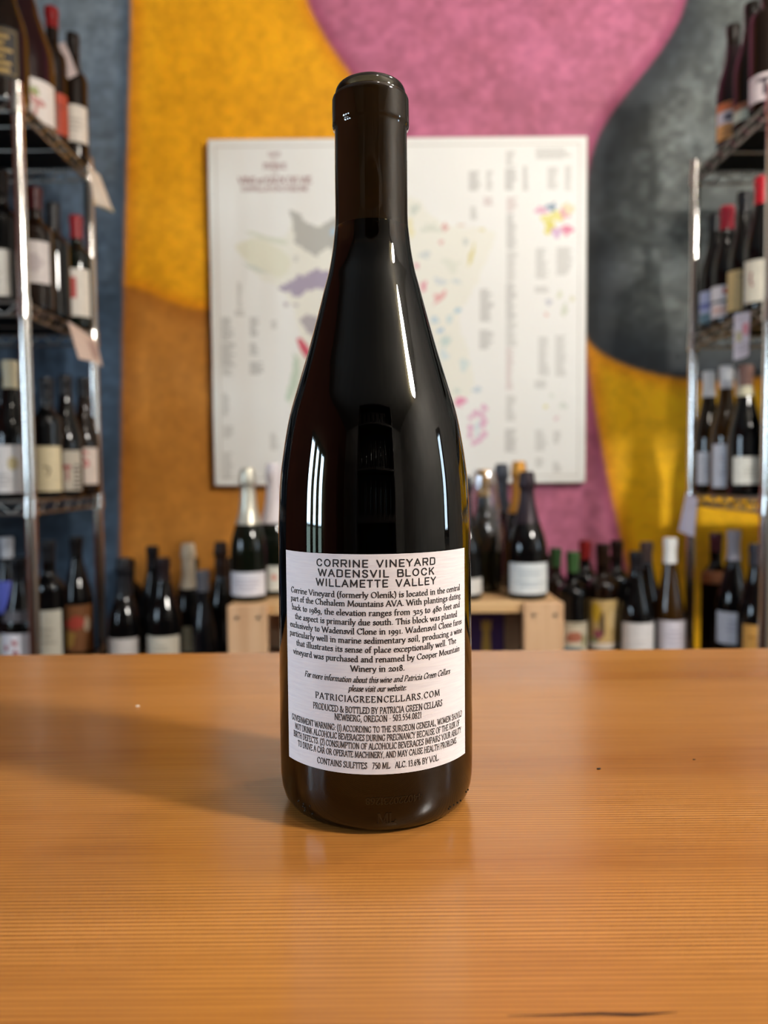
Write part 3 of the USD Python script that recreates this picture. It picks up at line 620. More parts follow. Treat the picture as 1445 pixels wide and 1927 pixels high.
for k in range(34):
    blob(rng.uniform(600, 770), rng.uniform(430, 750), rng.uniform(4, 12), rng.uniform(4, 10), rng.choice(['#c6dada', '#cfd8d6', '#9dbfd8', '#d9859a', '#ddd49a', '#b7adb3', '#cdd4c6', '#e09a9a']), rng.uniform(0, 3))
INK = {'g': '#bebcb5', 'd': '#a9a7a1', 'p': '#ccb6b2'}
for x0, y0, x1, y1, k in [(882, 323, 905, 357, 'd'), (915, 322, 928, 357, 'g'), (952, 285, 970, 312, 'g'), (950, 318, 973, 357, 'd'), (984, 314, 994, 357, 'd'), (1030, 316, 1054, 356, 'g'), (1063, 314, 1077, 356, 'g'), (1008, 280, 1078, 298, 'g'),
                         (910, 372, 930, 386, 'p'), (885, 390, 898, 412, 'g'), (953, 372, 974, 400, 'p'), (953, 404, 972, 470, 'd'), (953, 474, 974, 530, 'g'), (952, 534, 972, 600, 'd'), (952, 604, 974, 650, 'g'), (952, 654, 968, 732, 'p'),
                         (1008, 468, 1033, 525, 'g'), (1047, 466, 1079, 516, 'g'), (903, 545, 930, 606, 'd'), (902, 622, 929, 655, 'd'), (1013, 635, 1036, 704, 'g'), (1045, 632, 1066, 706, 'g'), (952, 745, 972, 790, 'g'), (950, 808, 974, 850, 'd'),
                         (1007, 810, 1030, 850, 'g'), (1041, 812, 1057, 834, 'g'), (1007, 862, 1026, 880, 'g'), (1040, 870, 1058, 886, 'g'), (416, 598, 440, 640, 'd'), (416, 646, 444, 690, 'd'), (418, 692, 438, 706, 'g'), (470, 598, 489, 632, 'd'),
                         (470, 646, 488, 670, 'd'), (470, 682, 497, 706, 'd'), (446, 532, 456, 578, 'g'), (442, 584, 466, 594, 'g'), (418, 740, 432, 782, 'g'), (420, 802, 442, 822, 'g'), (420, 852, 440, 902, 'g'), (508, 816, 524, 846, 'g'),
                         (552, 482, 566, 492, 'g'), (510, 604, 526, 620, 'g'), (1006, 540, 1034, 548, 'g'), (1006, 716, 1034, 728, 'g')]:
    n = 'print_' + INK[k][1:]; plain(n, INK[k], 0.5)
    (X0, Z1), (X1, Z0) = mpt(x0, y0), mpt(x1, y1)
    step, strips, z = 0.0062, [], Z1
    while z > Z0:
        w = (X1 - X0) * rng.uniform(.55, 1.0)
        strips.append(shapely.box(X0, z - .0030, X0 + w, z)); z -= step
    obj('text_block', sheet(shapely.MultiPolygon(strips), on_map(3)), n, wm)
for text, cx, ybase, hgt, wpx in [('CARTE', 516, 294, 7, 24), ('DE LA', 516, 304, 4, 12), ('FRANCE', 517, 318, 10, 44), ('DES', 517, 328, 4, 10), ('VINS et EAUX DE VIE', 517, 346, 12, 139), ("D'APPELLATION D'ORIGINE", 517, 360, 8, 126)]:
    shape, w = text_shape(text, 'roman'); x0, _, x1, _ = shape.bounds
    (XA, ZA), (XB, _), (_, ZC) = mpt(cx - wpx / 2, ybase), mpt(cx + wpx / 2, ybase), mpt(cx, ybase - hgt)
    s = (ZC - mpt(cx, ybase)[1]) / 70
    obj('title_line', sheet(shape, lambda x, y: np.c_[XA + (x - x0) / (x1 - x0) * (XB - XA), np.full(len(x), -0.0017), ZA + y * s]), 'title_ink', wm, label='dark red title line')

# ================================================================== SHELVES AND TABLE
def wire_rack(label, xe, side, y0, y1, levels, length, name='wire_rack'):
    """A chrome wire rack; xe is the x of its open end, side the way it runs from there."""
    t = thing(name, label, 'shelving', (xe, y0, 0))
    d = y1 - y0; L = side * length
    top = max(levels) + .030
    for x in (0, L):
        for y in (0, d):
            obj('post', lathe([(0, 0), (.010, 0), (.0127, .004), (.0127, top - .004), (.0095, top), (0, top)], 20).apply_translation([x, y, 0]), 'chrome', t, 40)
    for z in levels:
        zt, zb = z - .004, z - .032
        rails = []
        for zz in (zt, zb):
            rails += [tube((0, 0, zz), (0, d, zz), .0036, 8), tube((L, 0, zz), (L, d, zz), .0036, 8), tube((0, 0, zz), (L, 0, zz), .0036, 8), tube((0, d, zz), (L, d, zz), .0036, 8)]
        zig = []
        def zigzag(a, b):
            n = max(2, int(np.linalg.norm(np.subtract(b, a)) / .032)); pts = [np.add(a, np.subtract(b, a) * k / n) for k in range(n + 1)]
            return polytube([(p[0], p[1], (zt, zb)[k % 2]) for k, p in enumerate(pts)], .0024, 6)
        zig = [zigzag((0, .01, 0), (0, d - .01, 0)), zigzag((side * .01, 0, 0), (L - side * .01, 0, 0)), zigzag((side * .01, d, 0), (L - side * .01, d, 0))]
        s = obj('shelf', join(rails), 'chrome_wire', t, 40)
        obj('truss', join(zig), 'chrome_wire', s, 40)
        n = int(length / .0125)
        wires = [tube((L * k / n, 0, z - .002), (L * k / n, d, z - .002), 0.0024, 6) for k in range(1, n)]
        tag(obj('deck_wires', join(wires), 'dark_metal', s, 40), kind='stuff')
        obj('cross_brace', join([tube((0, d * q, z - .007), (L, d * q, z - .007), .003, 8) for q in (.33, .66)]), 'chrome_wire', s, 40)
        x0, x1 = sorted((side * .008, L - side * .008))
        obj('liner', box(x0, x1, .006, d - .006, z - .0005, z + .0004), 'liner_black', s, label='black shelf liner')
        for x in (0, L):
            for y in (0, d):
                obj('collar', lathe([(.0127, z - .040), (.0165, z - .038), (.0152, z + .004), (.0127, z + .006)], 20).apply_translation([x, y, 0]), 'chrome', s, 40)
    return t

LX, LY0, LY1 = -0.782, 1.70, 2.10
RX, RY0, RY1 = 0.836, 1.68, 2.09
lev = lambda pts: float(np.mean([at(x, y, Y)[2] for x, y, Y in pts]))
zl = [lev([(50, 195, LY0)]), lev([(56, 587, LY0), (180, 632, LY1)]), lev([(66, 955, LY0), (190, 940, LY1)])]
zl = [z + .016 for z in zl]; zl.append(zl[2] - .425)
zr = [lev([(1308, 335, RY1)]) + .016, lev([(1300, 641, RY1), (1441, 584, RY0)]) + .016, lev([(1300, 938, RY1), (1441, 950, RY0)]) + .016]; zr.append(zr[2] - .43)
wire_rack('chrome wire wine rack at the left, against the blue part of the wall', LX, -1, LY0, LY1, zl, 0.92)
wire_rack('chrome wire wine rack at the right, in front of the slate and yellow mural', RX, 1, RY0, RY1, zr, 0.92)

TZ = 0.70
tb = thing('display_table', 'low brown wooden table under the wine map carrying bottles and a pine stand', 'table', (0, 0, TZ))
obj('tabletop', box(-.745, .80, 1.66, 2.25, -.035, 0, .004), 'table_timber', tb)
for x in (-.70, .755):
    for y in (1.70, 2.20):
        obj('leg', box(x - .03, x + .03, y - .03, y + .03, -TZ, -.035), 'table_timber', tb)
obj('apron', box(-.67, .725, 1.69, 1.71, -.12, -.035), 'table_timber', tb)

SZ = at(470, 1139, 1.72)[2]            # top of the pine stand
sx0, sx1 = at(428, 1180, 1.72)[0], at(1061, 1180, 1.72)[0]
lw = at(503, 1180, 1.72)[0] - sx0
st = thing('pine_stand', 'pale pine riser stand on the table, carrying sparkling wine bottles', 'stand', (0, 1.72, TZ))
hgt = SZ - TZ
obj('top_board', box(sx0 + .002, sx1 - .002, .018, .40, hgt - .026, hgt - .0005, .002), 'pine_board', st)
for x in (sx0, sx1 - lw):
    for y in (0, .40):
        lg = obj('leg_board', box(x, x + lw, y, y + .0178, 0, hgt, .0015), 'pine', st)
        if y == 0:
            for q in (.24, .78):
                obj('screw', lathe([(0, 0), (.0045, .0006), (.005, .0016), (0, .0016)], 14).apply_transform(trimesh.transformations.rotation_matrix(math.pi / 2, [1, 0, 0])).apply_translation([x + lw * q, .0006, hgt - .028]), 'steel_screw', lg, 40)
obj('side_rail', box(sx0 + .004, sx0 + .022, .018, .40, hgt * .35, hgt - .026), 'pine', st)
obj('side_rail', box(sx1 - .022, sx1 - .004, .018, .40, hgt * .35, hgt - .026), 'pine', st)

# ================================================================== THE BOTTLES IN THE SHOP
def outline(kind, Hh, r):
    """(r, z) of a bottle's outside."""
    n = .0148
    foot = [(0, .012), (r * .55, .008), (r * .80, .0005), (r * .90, 0), (r * .975, .0028), (r, .0085)]
    if kind == 'bordeaux':
        body = [(r, .0085), (r, Hh * .40), (r, Hh * .600), (r * .985, Hh * .640), (r * .90, Hh * .675), (r * .66, Hh * .705), (n * 1.18, Hh * .735), (n, Hh * .765), (n, Hh * .86)]
    elif kind == 'burgundy':
        body = [(r, .0085), (r, Hh * .30), (r, Hh * .42), (r * .97, Hh * .475), (r * .88, Hh * .54), (r * .73, Hh * .61), (r * .60, Hh * .67), (r * .49, Hh * .735), (n * 1.08, Hh * .80), (n, Hh * .85), (n, Hh * .88)]
    elif kind == 'champagne':
        body = [(r, .0085), (r, Hh * .28), (r * .995, Hh * .39), (r * .95, Hh * .46), (r * .84, Hh * .53), (r * .67, Hh * .61), (r * .52, Hh * .68), (r * .43, Hh * .75), (n * 1.12, Hh * .82), (n * 1.02, Hh * .88)]
    else:                            # a tall slender flute
        body = [(r, .0085), (r, Hh * .22), (r, Hh * .34), (r * .95, Hh * .42), (r * .82, Hh * .51), (r * .65, Hh * .61), (r * .50, Hh * .71), (n * 1.06, Hh * .82), (n, Hh * .88), (n, Hh * .90)]
    b = [tuple(x) for x in spline(body, 4)]
    neck = b[-1][0]
    return foot[:-1] + b + [(neck, Hh - .022), (neck + .0014, Hh - .0205), (neck + .0015, Hh - .008), (neck + .0003, Hh - .0065), (neck, Hh - .0015), (neck - .0025, Hh)]

def patch(shape, r, off, place_z0=0.0, face=0.0):
    x0, y0, x1, y1 = shape.bounds
    n = max(1, math.ceil((x1 - x0) / (r * .12)))
    cuts = [x0 + (x1 - x0) * k / n for k in range(n + 1)]
    pieces = [q for k in range(n) for q in polys(shape.intersection(shapely.box(cuts[k], y0, cuts[k + 1], y1)))]
    v, f = flat(shapely.GeometryCollection(pieces))
    a = v[:, 0] / r + face
    return trimesh.Trimesh(np.c_[(r + off) * np.sin(a), -(r + off) * np.cos(a), v[:, 1] + place_z0], f, process=False)

def grid_patch(a0, a1, z0, z1, r, off=.0002):
    return wrap_grid(a0, a1, z0, z1, r, 14, off)

def bottle(label, px, ytop, Y, surf, kind, r, cap, lab=None, glass='#0b0f0a', prints=(), face=0, height=None, group=None, name='wine_bottle', cat='wine bottle', band=None):
    base = at(px, 900, Y)
    for _ in range(6):               # the pixel column is taken at the foot of the bottle
        pz = surf + .08 - EYE
        row = H / 2 - FPX * float((np.array([base[0], Y, pz]) @ _U) / (np.array([base[0], Y, pz]) @ _F))
        base = at(px, row, Y)
    Hh = height or float(at(px, ytop, Y)[2] - surf)
    t = thing(name, label, cat, (base[0], Y, surf + .0006), 0.0, group)
    ol = outline(kind, Hh, r)
    obj('glass_body', lathe(ol + [(0, Hh)], 36), glass_dark(glass), t, 35)
    if cap:
        col, ln, *more = cap
        zs = Hh - ln
        rz = lambda z: float(np.interp(z, [q[1] for q in ol[6:]], [q[0] for q in ol[6:]]))
        wide = .0125 if kind == 'champagne' and ln > .04 else 0
        if wide:                     # foil over a wired mushroom cork
            cp = [(rz(zs), zs - .0005), (rz(zs) + .0012, zs + .0005)] + [(rz(z) + .0014, z) for z in np.linspace(zs + .004, Hh - .026, 8)] + [(.0195, Hh - .022), (.0200, Hh - .014), (.0190, Hh - .004), (.0182, Hh + .0006), (.0175, Hh + .010), (.0150, Hh + .0150), (0, Hh + .0165)]
        else:
            cp = [(rz(zs), zs - .0004)] + [(rz(z) + .0008, z) for z in np.linspace(zs, Hh - .0235, 6)] + [(rz(Hh - .0235) + .0022, Hh - .0205), (rz(Hh - .015) + .0008, Hh - .006), (rz(Hh - .015) - .0002, Hh + .0004), (0, Hh + .0008)]
        obj('foil' if wide else 'capsule', lathe(cp, 32), foil(col, *more), t, 40)
    if band:                         # a paper band on the neck: colour, top row, bottom row
        col, y0, y1 = band
        z1, z0 = (float(at(px, y, Y)[2] - surf) for y in (y0, y1))
        rz = lambda z: float(np.interp(z, [q[1] for q in ol[6:]], [q[0] for q in ol[6:]]))
        obj('neck_band', lathe([(rz(z) + .0006, z) for z in np.linspace(z0, z1, 6)], 32), paper(col), t, 40)
    if lab:
        col, y0, y1, *more = lab
        half = more[0] if more else 68
        z1, z0 = (float(at(px, y, Y - r)[2] - surf) for y in (y0, y1))
        z0 = max(z0, .014)
        z1 = min(z1, max(q[1] for q in ol if q[0] > r * .985) - .002)
        f = math.radians(face); hf = math.radians(half)
        lb = obj('label', grid_patch(f - hf, f + hf, z0, z1, r + .0001), paper(col), t, 40)
        for k, (what, pc, *q) in enumerate(prints):
            pn = 'print_' + pc[1:]; plain(pn, pc, 0.6)
            U = lambda u: u * hf * r
            V = lambda v: z0 + v * (z1 - z0)
            if what == 'lines':      # u0, u1, v0, v1, count
                u0, u1, v0, v1, cnt = q
                rr = random.Random(int(px) * 3 + k); h_ = (v1 - v0) / cnt
                sh = shapely.MultiPolygon([shapely.box(U(u0 + (u1 - u0) * (0.5 - w / 2)), V(v0 + h_ * j), U(u0 + (u1 - u0) * (0.5 + w / 2)), V(v0 + h_ * (j + .5))) for j in range(cnt) for w in [rr.uniform(.5, 1)]])
            elif what == 'rect': sh = shapely.box(U(q[0]), V(q[2]), U(q[1]), V(q[3]))
            elif what == 'dot': sh = affinity.scale(Point(U(q[0]), V(q[1])).buffer(1, quad_segs=5), q[2] * hf * r, q[2] * hf * r)
            elif what == 'stroke': sh = LineString(spline([(U(a), V(b)) for a, b in q[1]], 5)).buffer(q[0] * hf * r, quad_segs=3)
            elif what == 'frame': sh = shapely.box(U(-q[0]), V(1 - q[1]), U(q[0]), V(q[1])).difference(shapely.box(U(-q[0] + .06), V(1 - q[1] + .04), U(q[0] - .06), V(q[1] - .04)))
            elif what == 'blot':
                rr = random.Random(int(px) + k * 17)
                pts = [(U(q[0] + q[2] * rr.uniform(.6, 1.15) * math.cos(a)), V(q[1] + q[3] * rr.uniform(.6, 1.15) * math.sin(a))) for a in np.linspace(0, 2 * math.pi, 9)[:-1]]
                sh = Polygon(spline(pts + [pts[0]], 4)).buffer(0)
            sh = sh.buffer(0)
            obj('label_print', patch(sh, r, .00045 + .00006 * k, 0, f), pn, lb)
    return t

INKS = dict(grey='#8d8a8c', black='#2c292b', red='#b63a3f', pale='#b7b1ae', gold='#b08a45')
GREEN, BLACK, BROWN, AMBER, VIOLET = '#0d120b', '#09090a', '#170c06', '#33200a', '#1d0d12'
COLX = lambda px: abs(px - W / 2) / FPX
ydeep = lambda px, x: x / COLX(px)

# ---- left rack, top shelf
s = zl[0]
bottle('large dark bottle with a black and gold label, front of the left rack\'s top shelf', 8, 0, 1.765, s, 'burgundy', .052, ('#2a1a14', .07), ('#171310', 45, 142, 60), BROWN, [('lines', '#a8884a', -.75, .75, .1, .9, 6), ('frame', '#6d5a34', .94, .95)], height=.35)
bottle('broad-shouldered violet magnum with a floral white label, second on the left rack\'s top shelf', 49, 0, 1.90, s, 'champagne', .068, None, ('#e2dad4', 140, 224, 60), '#230d10', [('blot', '#9aa06a', .05, .70, .42, .13), ('stroke', '#b4776f', .05, [(.1, .6), (.22, .4), (.15, .1)]), ('blot', '#c08a84', .3, .45, .28, .1)], face=30, height=.42, name='magnum_bottle')
bottle('red-capped dark bottle with an orange-red label, behind the violet magnum on the left rack', 103, 17, 2.0, s, 'bordeaux', .033, ('#7c1518', .05), ('#b0432a', 172, 250, 76), BROWN, [('lines', '#7e2a1c', -.7, .7, .2, .8, 4)], face=16)
b = bottle('white-labelled dark bottle with a pink card over its shoulder, left rack\'s top shelf', 142, 66, 2.06, s, 'bordeaux', .033, ('#1c1614', .055), ('#ddd3c6', 196, 266, 70), BROWN, [('lines', '#b9aea2', -.7, .7, .3, .7, 3)], face=12)
# a paper card hangs slantwise over that bottle's neck
v = np.array([(-.034, -.022, .288), (-.010, -.026, .292), (.026, -.040, .205), (.002, -.042, .192)]); v = np.vstack([v, v + [0, -.0012, 0]])
obj('hang_card', trimesh.convex.convex_hull(v), paper('#dcc9c6'), b, label='pink paper card slung over the shoulder')
# ---- left rack, second shelf
s = zl[1]
bottle('cream-labelled bottle cut by the picture edge, second shelf of the left rack', 8, 372, 1.755, s, 'bordeaux', .038, ('#1a0f0c', .05), ('#d9d3c8', 468, 557, 66), BLACK, [('lines', '#b3aca0', -.6, .6, .3, .7, 3)], face=-22, height=.295)
bottle('maroon-capped bottle with a grey-white label, right beside the post on the left rack\'s second shelf', 70, 392, 1.815, s, 'bordeaux', .037, ('#3d1416', .05), ('#cfc6c2', 452, 532, 66), BROWN, [('blot', '#b5a9a8', .1, .5, .5, .3)], face=4, height=.28)
bottle('black-capped bottle showing only dark glass, middle of the left rack\'s second shelf', 103, 384, 1.90, s, 'bordeaux', .037, ('#1c1c1e', .06), None, BLACK)
bottle('red-capped bottle with a red square on its white label, left rack\'s second shelf', 147, 408, 2.03, s, 'bordeaux', .0375, ('#8a2227', .058), ('#e0d6c8', 505, 595, 70), GREEN, [('rect', '#b8433f', -.75, .22, .38, .82), ('blot', '#c8876a', -.25, .6, .22, .12)], face=0)
# ---- left rack, third shelf
s = zl[2]
bottle('tall cream-capped bottle with a white label, left of the left rack\'s post', 25, 680, 1.765, s, 'burgundy', .040, ('#d9cfae', .062), ('#e6e0dc', 838, 930, 68), BLACK, [('blot', '#cbb98a', .35, .62, .3, .14), ('lines', '#bdb6b2', -.6, .3, .15, .45, 3)], face=0)
bottle('bottle with a cream label, just right of the post on the left rack\'s third shelf', 91, 712, 1.86, s, 'bordeaux', .034, ('#15161b', .05), ('#d8c9a4', 840, 928, 66), BLACK, [('stroke', '#7d6d52', .06, [(-.1, .55), (.2, .5), (.1, .35)])], face=14)
bottle('bottle with red and black figures on a grey label, left rack\'s third shelf', 127, 707, 1.952, s, 'burgundy', .0385, ('#171315', .05), ('#bfb5a5', 848, 925, 72), BLACK, [('rect', '#9a4646', -.2, -.1, .25, .6), ('rect', '#9a4646', -.35, .1, .55, .64), ('rect', '#9a4646', .2, .3, .25, .6), ('rect', '#9a4646', .1, .42, .55, .64), ('lines', '#4f4744', .5, .95, .05, .7, 6), ('rect', '#5a514c', -.8, -.7, .1, .5)], face=4)
bottle('bottle with a red swirl on its pale pink label, left rack\'s third shelf', 161, 712, 2.035, s, 'burgundy', .036, ('#121013', .05), ('#ddccc0', 843, 912, 72), BROWN, [('stroke', '#c35357', .07, [(.35, .85), (0, .88), (-.05, .72), (.3, .66), (.35, .52), (0, .5)])], face=4)
# ---- left rack, fourth shelf
s = zl[3]
bottle('silver-capped bottle with a blue band slanting over its shoulder, lower shelf of the left rack', 18, 1012, 1.90, s, 'burgundy', .040, ('#b9bdc6', .05), ('#d9d0b8', 1196, 1240, 66), BLACK, band=('#4a55b4', 1092, 1150))
bottle('black bottle with red marks on its white label, lower shelf of the left rack', 40, 1050, 1.755, s, 'burgundy', .040, ('#17171a', .05), ('#e3dfe6', 1194, 1262, 66), BLACK, [('blot', '#b0555f', -.35, .62, .14, .1), ('blot', '#b0555f', .1, .75, .16, .08), ('blot', '#9a4a55', .12, .45, .14, .12)], band=('#55535a', 1146, 1166))
bottle('bottle with a narrow off-white label behind the post, lower shelf of the left rack', 96, 1018, 1.87, s, 'bordeaux', .036, ('#16161a', .05), ('#c4bfb0', 1150, 1240, 62), BLACK, [('lines', '#a49e90', -.6, .6, .3, .7, 3)], face=6)
bottle('bottle with an orange-brown label splashed with red, lower shelf of the left rack', 148, 1010, 2.03, s, 'burgundy', .040, ('#120f10', .05), ('#7a4a22', 1140, 1232, 74), BLACK, [('blot', '#a83a2a', .1, .62, .6, .14), ('blot', '#a07a34', -.3, .3, .5, .2), ('blot', '#b9a58c', .65, .55, .18, .2)], face=4)

# ---- table, left group
s = TZ
bottle('broad bottle with a thick dark capsule and white label, leftmost on the table', 236, 1033, 1.93, s, 'champagne', .0425, ('#1d1d22', .075), ('#d7d2cf', 1203, 1240, 66), BLACK, name='sparkling_wine_bottle', height=.262)
bottle('slim black bottle without visible label, second from the left at the back of the table', 290, 1028, 2.12, s, 'burgundy', .036, ('#131217', .06), None, BLACK)
bottle('dark bottle with a cream label, third from the left on the table', 311, 1050, 1.89, s, 'burgundy', .0425, ('#241a1c', .055), ('#d4cbb9', 1199, 1245, 68), BLACK, [('lines', '#b5ab98', -.5, .5, .4, .7, 2)])
bottle('bottle with a broad white foil neck, fourth from the left on the table', 357, 1028, 2.06, s, 'champagne', .040, ('#dccdb4', .105), ('#b3a88a', 1180, 1235, 40), BLACK, name='sparkling_wine_bottle', face=-20, height=.285)
bottle('small slender grey-capped bottle on the table in front of the white-foiled one', 384, 1074, 1.86, s, 'flute', .0285, ('#54555c', .05), None, '#15161a')
bottle('dark brown bottle on the table close to the left end of the pine stand', 418, 1026, 2.10, s, 'champagne', .036, ('#2e201b', .08), None, BLACK, name='sparkling_wine_bottle', height=.285)
# ---- pine stand
s = SZ
bottle('sparkling wine bottle with silver foil and a white label, left end of the pine stand', 469, 886, 1.80, s, 'champagne', .0435, ('#c9c4b4', .115, .6, .35), ('#e5e2e8', 1078, 1128, 66), GREEN, [('lines', '#bfb9c4', -.7, .7, .2, .8, 4)], name='sparkling_wine_bottle', height=.293)
bottle('sparkling wine bottle with white paper foil, half hidden behind the big bottle at the left', 517, 872, 1.875, s, 'champagne', .0435, ('#e0d8dc', .130), ('#e6e6de', 1066, 1132, 62), GREEN, [('dot', '#d98a7a', .3, .55, .14)], name='sparkling_wine_bottle', face=-14, height=.305)
bottle('dark sparkling bottle with a white label, right behind the big bottle on the stand', 873, 930, 1.79, s, 'champagne', .0425, ('#1b1c22', .10), ('#d9d5cf', 1090, 1136, 66), BLACK, name='sparkling_wine_bottle', height=.27)
b = bottle('sparkling wine bottle with gold top wrapped in clear cellophane, on the pine stand', 911, 884, 1.90, s, 'champagne', .0425, ('#b98a3c', .05, .55, .35), None, '#1c1a10', name='sparkling_wine_bottle', height=.285)
crk = lathe([(.046, .10), (.047, .14), (.045, .18), (.040, .215), (.034, .25), (.031, .285), (.026, .300)], 40); v = np.array(crk.vertices)
v[:, :2] *= (1 + 0.22 * (meshkit.noise(v * [70, 70, 26], 9) - .5))[:, None]
obj('cellophane_wrap', trimesh.Trimesh(v, crk.faces, process=False), 'cellophane', b, label='crinkled clear cellophane')
bottle('bottle with a blue-grey capsule at the back of the pine stand', 944, 890, 2.05, s, 'champagne', .040, ('#3c404a', .11), None, BLACK, name='sparkling_wine_bottle', height=.30)
bottle('sparkling wine bottle with orange-gold foil, behind the purple-foiled one on the pine stand', 976, 880, 1.955, s, 'champagne', .042, ('#c0883a', .115, .5, .38), None, BLACK, name='sparkling_wine_bottle', height=.305)
bottle('purple-foiled sparkling wine bottle with a white label, right end of the pine stand', 991, 898, 1.795, s, 'champagne', .0475, ('#30262c', .105, .25, .35), ('#e0e4e4', 1061, 1128, 66), BLACK, [('lines', '#b9c0c4', -.6, .6, .55, .85, 3), ('lines', '#aab4ba', -.75, .75, .25, .45, 2)], name='sparkling_wine_bottle', height=.280)
# ---- under the stand
pb = thing('gift_box', 'purple gift box with a gold figure under the pine stand', 'box', (at(905, 1180, 1.96)[0], 1.95, TZ + .0005))
plain('purple_card', '#4a2d5a', 0.5)
obj('box_body', box(-.058, .058, 0, .075, 0, .125, .002), 'purple_card', pb)
plain('print_gold', '#d0a04a', 0.45)
gold = unary_union([Point(0, .088).buffer(.013), Polygon([(-.013, .01), (.013, .01), (.009, .08), (-.009, .08)]), Polygon([(-.012, .096), (-.014, .108), (-.005, .102), (0, .111), (.005, .102), (.014, .108), (.012, .096)])])
obj('gold_figure', sheet(affinity.translate(gold, .012, 0), lambda x, z: np.c_[x, np.full(len(x), -.0008), z]), 'print_gold', pb)
kb = thing('kraft_box', 'small brown cardboard box under the right end of the pine stand', 'box', (at(964, 1180, 1.95)[0], 1.94, TZ + .0005))
plain('kraft_card', '#8a6648', 0.75)
obj('box_body', box(-.020, .020, 0, .05, 0, .14, .0015), 'kraft_card', kb)
# ---- table, right group
s = TZ
bottle('green-capped bottle just right of the pine stand, at the back', 1045, 1032, 2.10, s, 'bordeaux', .036, ('#2f4a2c', .05), None, BROWN)
bottle('green-capped bottle with a picture label, in front on the table right of the pine stand', 1077, 1039, 1.93, s, 'bordeaux', .0365, ('#3d5f38', .05), ('#c9bfa8', 1172, 1244, 72), BLACK, [('blot', '#a8674f', -.1, .62, .5, .16), ('blot', '#3f6470', -.1, .22, .7, .16), ('blot', '#8c8a60', .5, .5, .2, .2), ('frame', '#9a8f78', .95, .96)])
bottle('red-capped dark bottle at the back of the table, right of the green-capped ones', 1100, 1018, 2.13, s, 'bordeaux', .036, ('#7e1d1d', .05), None, BLACK)
bottle('dark bottle with a yellow and cream picture label, on the table at right', 1133, 1024, 1.945, s, 'bordeaux', .0375, ('#22140c', .05), ('#c9ab72', 1130, 1222, 76), BROWN, [('blot', '#cda72c', -.55, .72, .35, .22), ('blot', '#5c4a33', -.2, .5, .16, .32), ('blot', '#8f4a58', -.45, .3, .26, .12), ('blot', '#7f9460', -.6, .14, .2, .1), ('rect', '#e0d8cd', -.95, .95, .0, .12), ('blot', '#dcc28e', .45, .6, .3, .3)])
bottle('dark bottle behind the yellow picture label bottle on the table', 1159, 1018, 2.09, s, 'bordeaux', .0365, ('#1d100c', .05), None, BLACK)
bottle('dark bottle with a blank white label, on the table left of the white-capped one', 1196, 1038, 1.90, s, 'burgundy', .0425, ('#1d191c', .05), ('#dedad9', 1174, 1246, 66), BLACK, [('lines', '#c9c4c2', -.4, .4, .4, .6, 2)])
bottle('dark bottle with a grey-brown capsule, behind the white-labelled bottle on the table', 1215, 1020, 2.05, s, 'burgundy', .040, ('#5a4a48', .055), None, BROWN)
bottle('slender bottle with a bright white capsule and lavender-white label, right end of the table', 1259, 1013, 1.925, s, 'flute', .0385, ('#e9e7e4', .062), ('#d3cdd6', 1167, 1242, 66), AMBER, [('lines', '#b7b0bd', -.6, .6, .35, .8, 4)])
# ---- right rack, bottom shelf in view
s = zr[3]
bottle('maroon-capped bottle with an orange neck band, lower shelf of the right rack', 1345, 1003, 2.045, s, 'bordeaux', .036, ('#5a2630', .05), None, BROWN, band=('#a8643a', 1073, 1096))
bottle('silver-capped bottle with a white label, lower shelf of the right rack', 1378, 998, 1.935, s, 'burgundy', .0405, ('#a9a4ac', .075), ('#d9dbe6', 1154, 1214, 74), BLACK, [('lines', '#b3b6c8', -.6, .6, .4, .8, 3)], face=-14)
bottle('dark bottle with an orange label, lower shelf of the right rack', 1420, 997, 1.815, s, 'burgundy', .0395, ('#3c3c44', .05), ('#d19a48', 1178, 1250, 50), BLACK, [('lines', '#a87428', -.6, .6, .3, .8, 3)], face=-16, height=.315)
bottle('white-labelled bottle at the picture\'s right edge, lower shelf of the right rack', 1447, 1000, 1.885, s, 'bordeaux', .036, ('#26262c', .05), ('#dde0ea', 1188, 1250, 60), BLACK, [('lines', '#b3b6c8', -.6, .6, .4, .8, 3)], height=.30)
# ---- right rack, third shelf
s = zr[2]
bottle('white-capped bottle with a white label, left end of the right rack\'s third shelf', 1332, 700, 2.03, s, 'burgundy', .0375, ('#dcdcdd', .066), ('#e2e4ec', 851, 912, 66), '#1a1206', [('lines', '#c0c3d0', -.6, .6, .3, .8, 4)])
bottle('white-capped amber bottle with a white label, second on the right rack\'s third shelf', 1364, 690, 1.945, s, 'burgundy', .0375, ('#d8d8da', .055), ('#e0e3ee', 836, 918, 66), AMBER, [('lines', '#c0c3d0', -.6, .6, .3, .8, 5)], face=-6)
bottle('white-capped dark bottle, behind the cream-labelled one on the right rack\'s third shelf', 1395, 696, 2.05, s, 'burgundy', .0375, ('#dcdada', .068), None, BLACK)
bottle('bottle with a brown and cream capsule and a cream label, right rack\'s third shelf', 1401, 688, 1.862, s, 'burgundy', .0405, ('#7a5a50', .05), ('#e4e2d8', 860, 912, 62), BLACK, [('lines', '#cfccc0', -.5, .5, .3, .7, 3)], band=('#d8d0b0', 722, 746))
bottle('bottle with a white label cut off by the picture\'s right edge, right rack\'s third shelf', 1464, 690, 1.79, s, 'bordeaux', .036, ('#1c1a1c', .05), ('#e0dcdc', 858, 915, 66), BLACK, [('lines', '#c0bcbc', -.5, .5, .3, .7, 3)], face=-10)
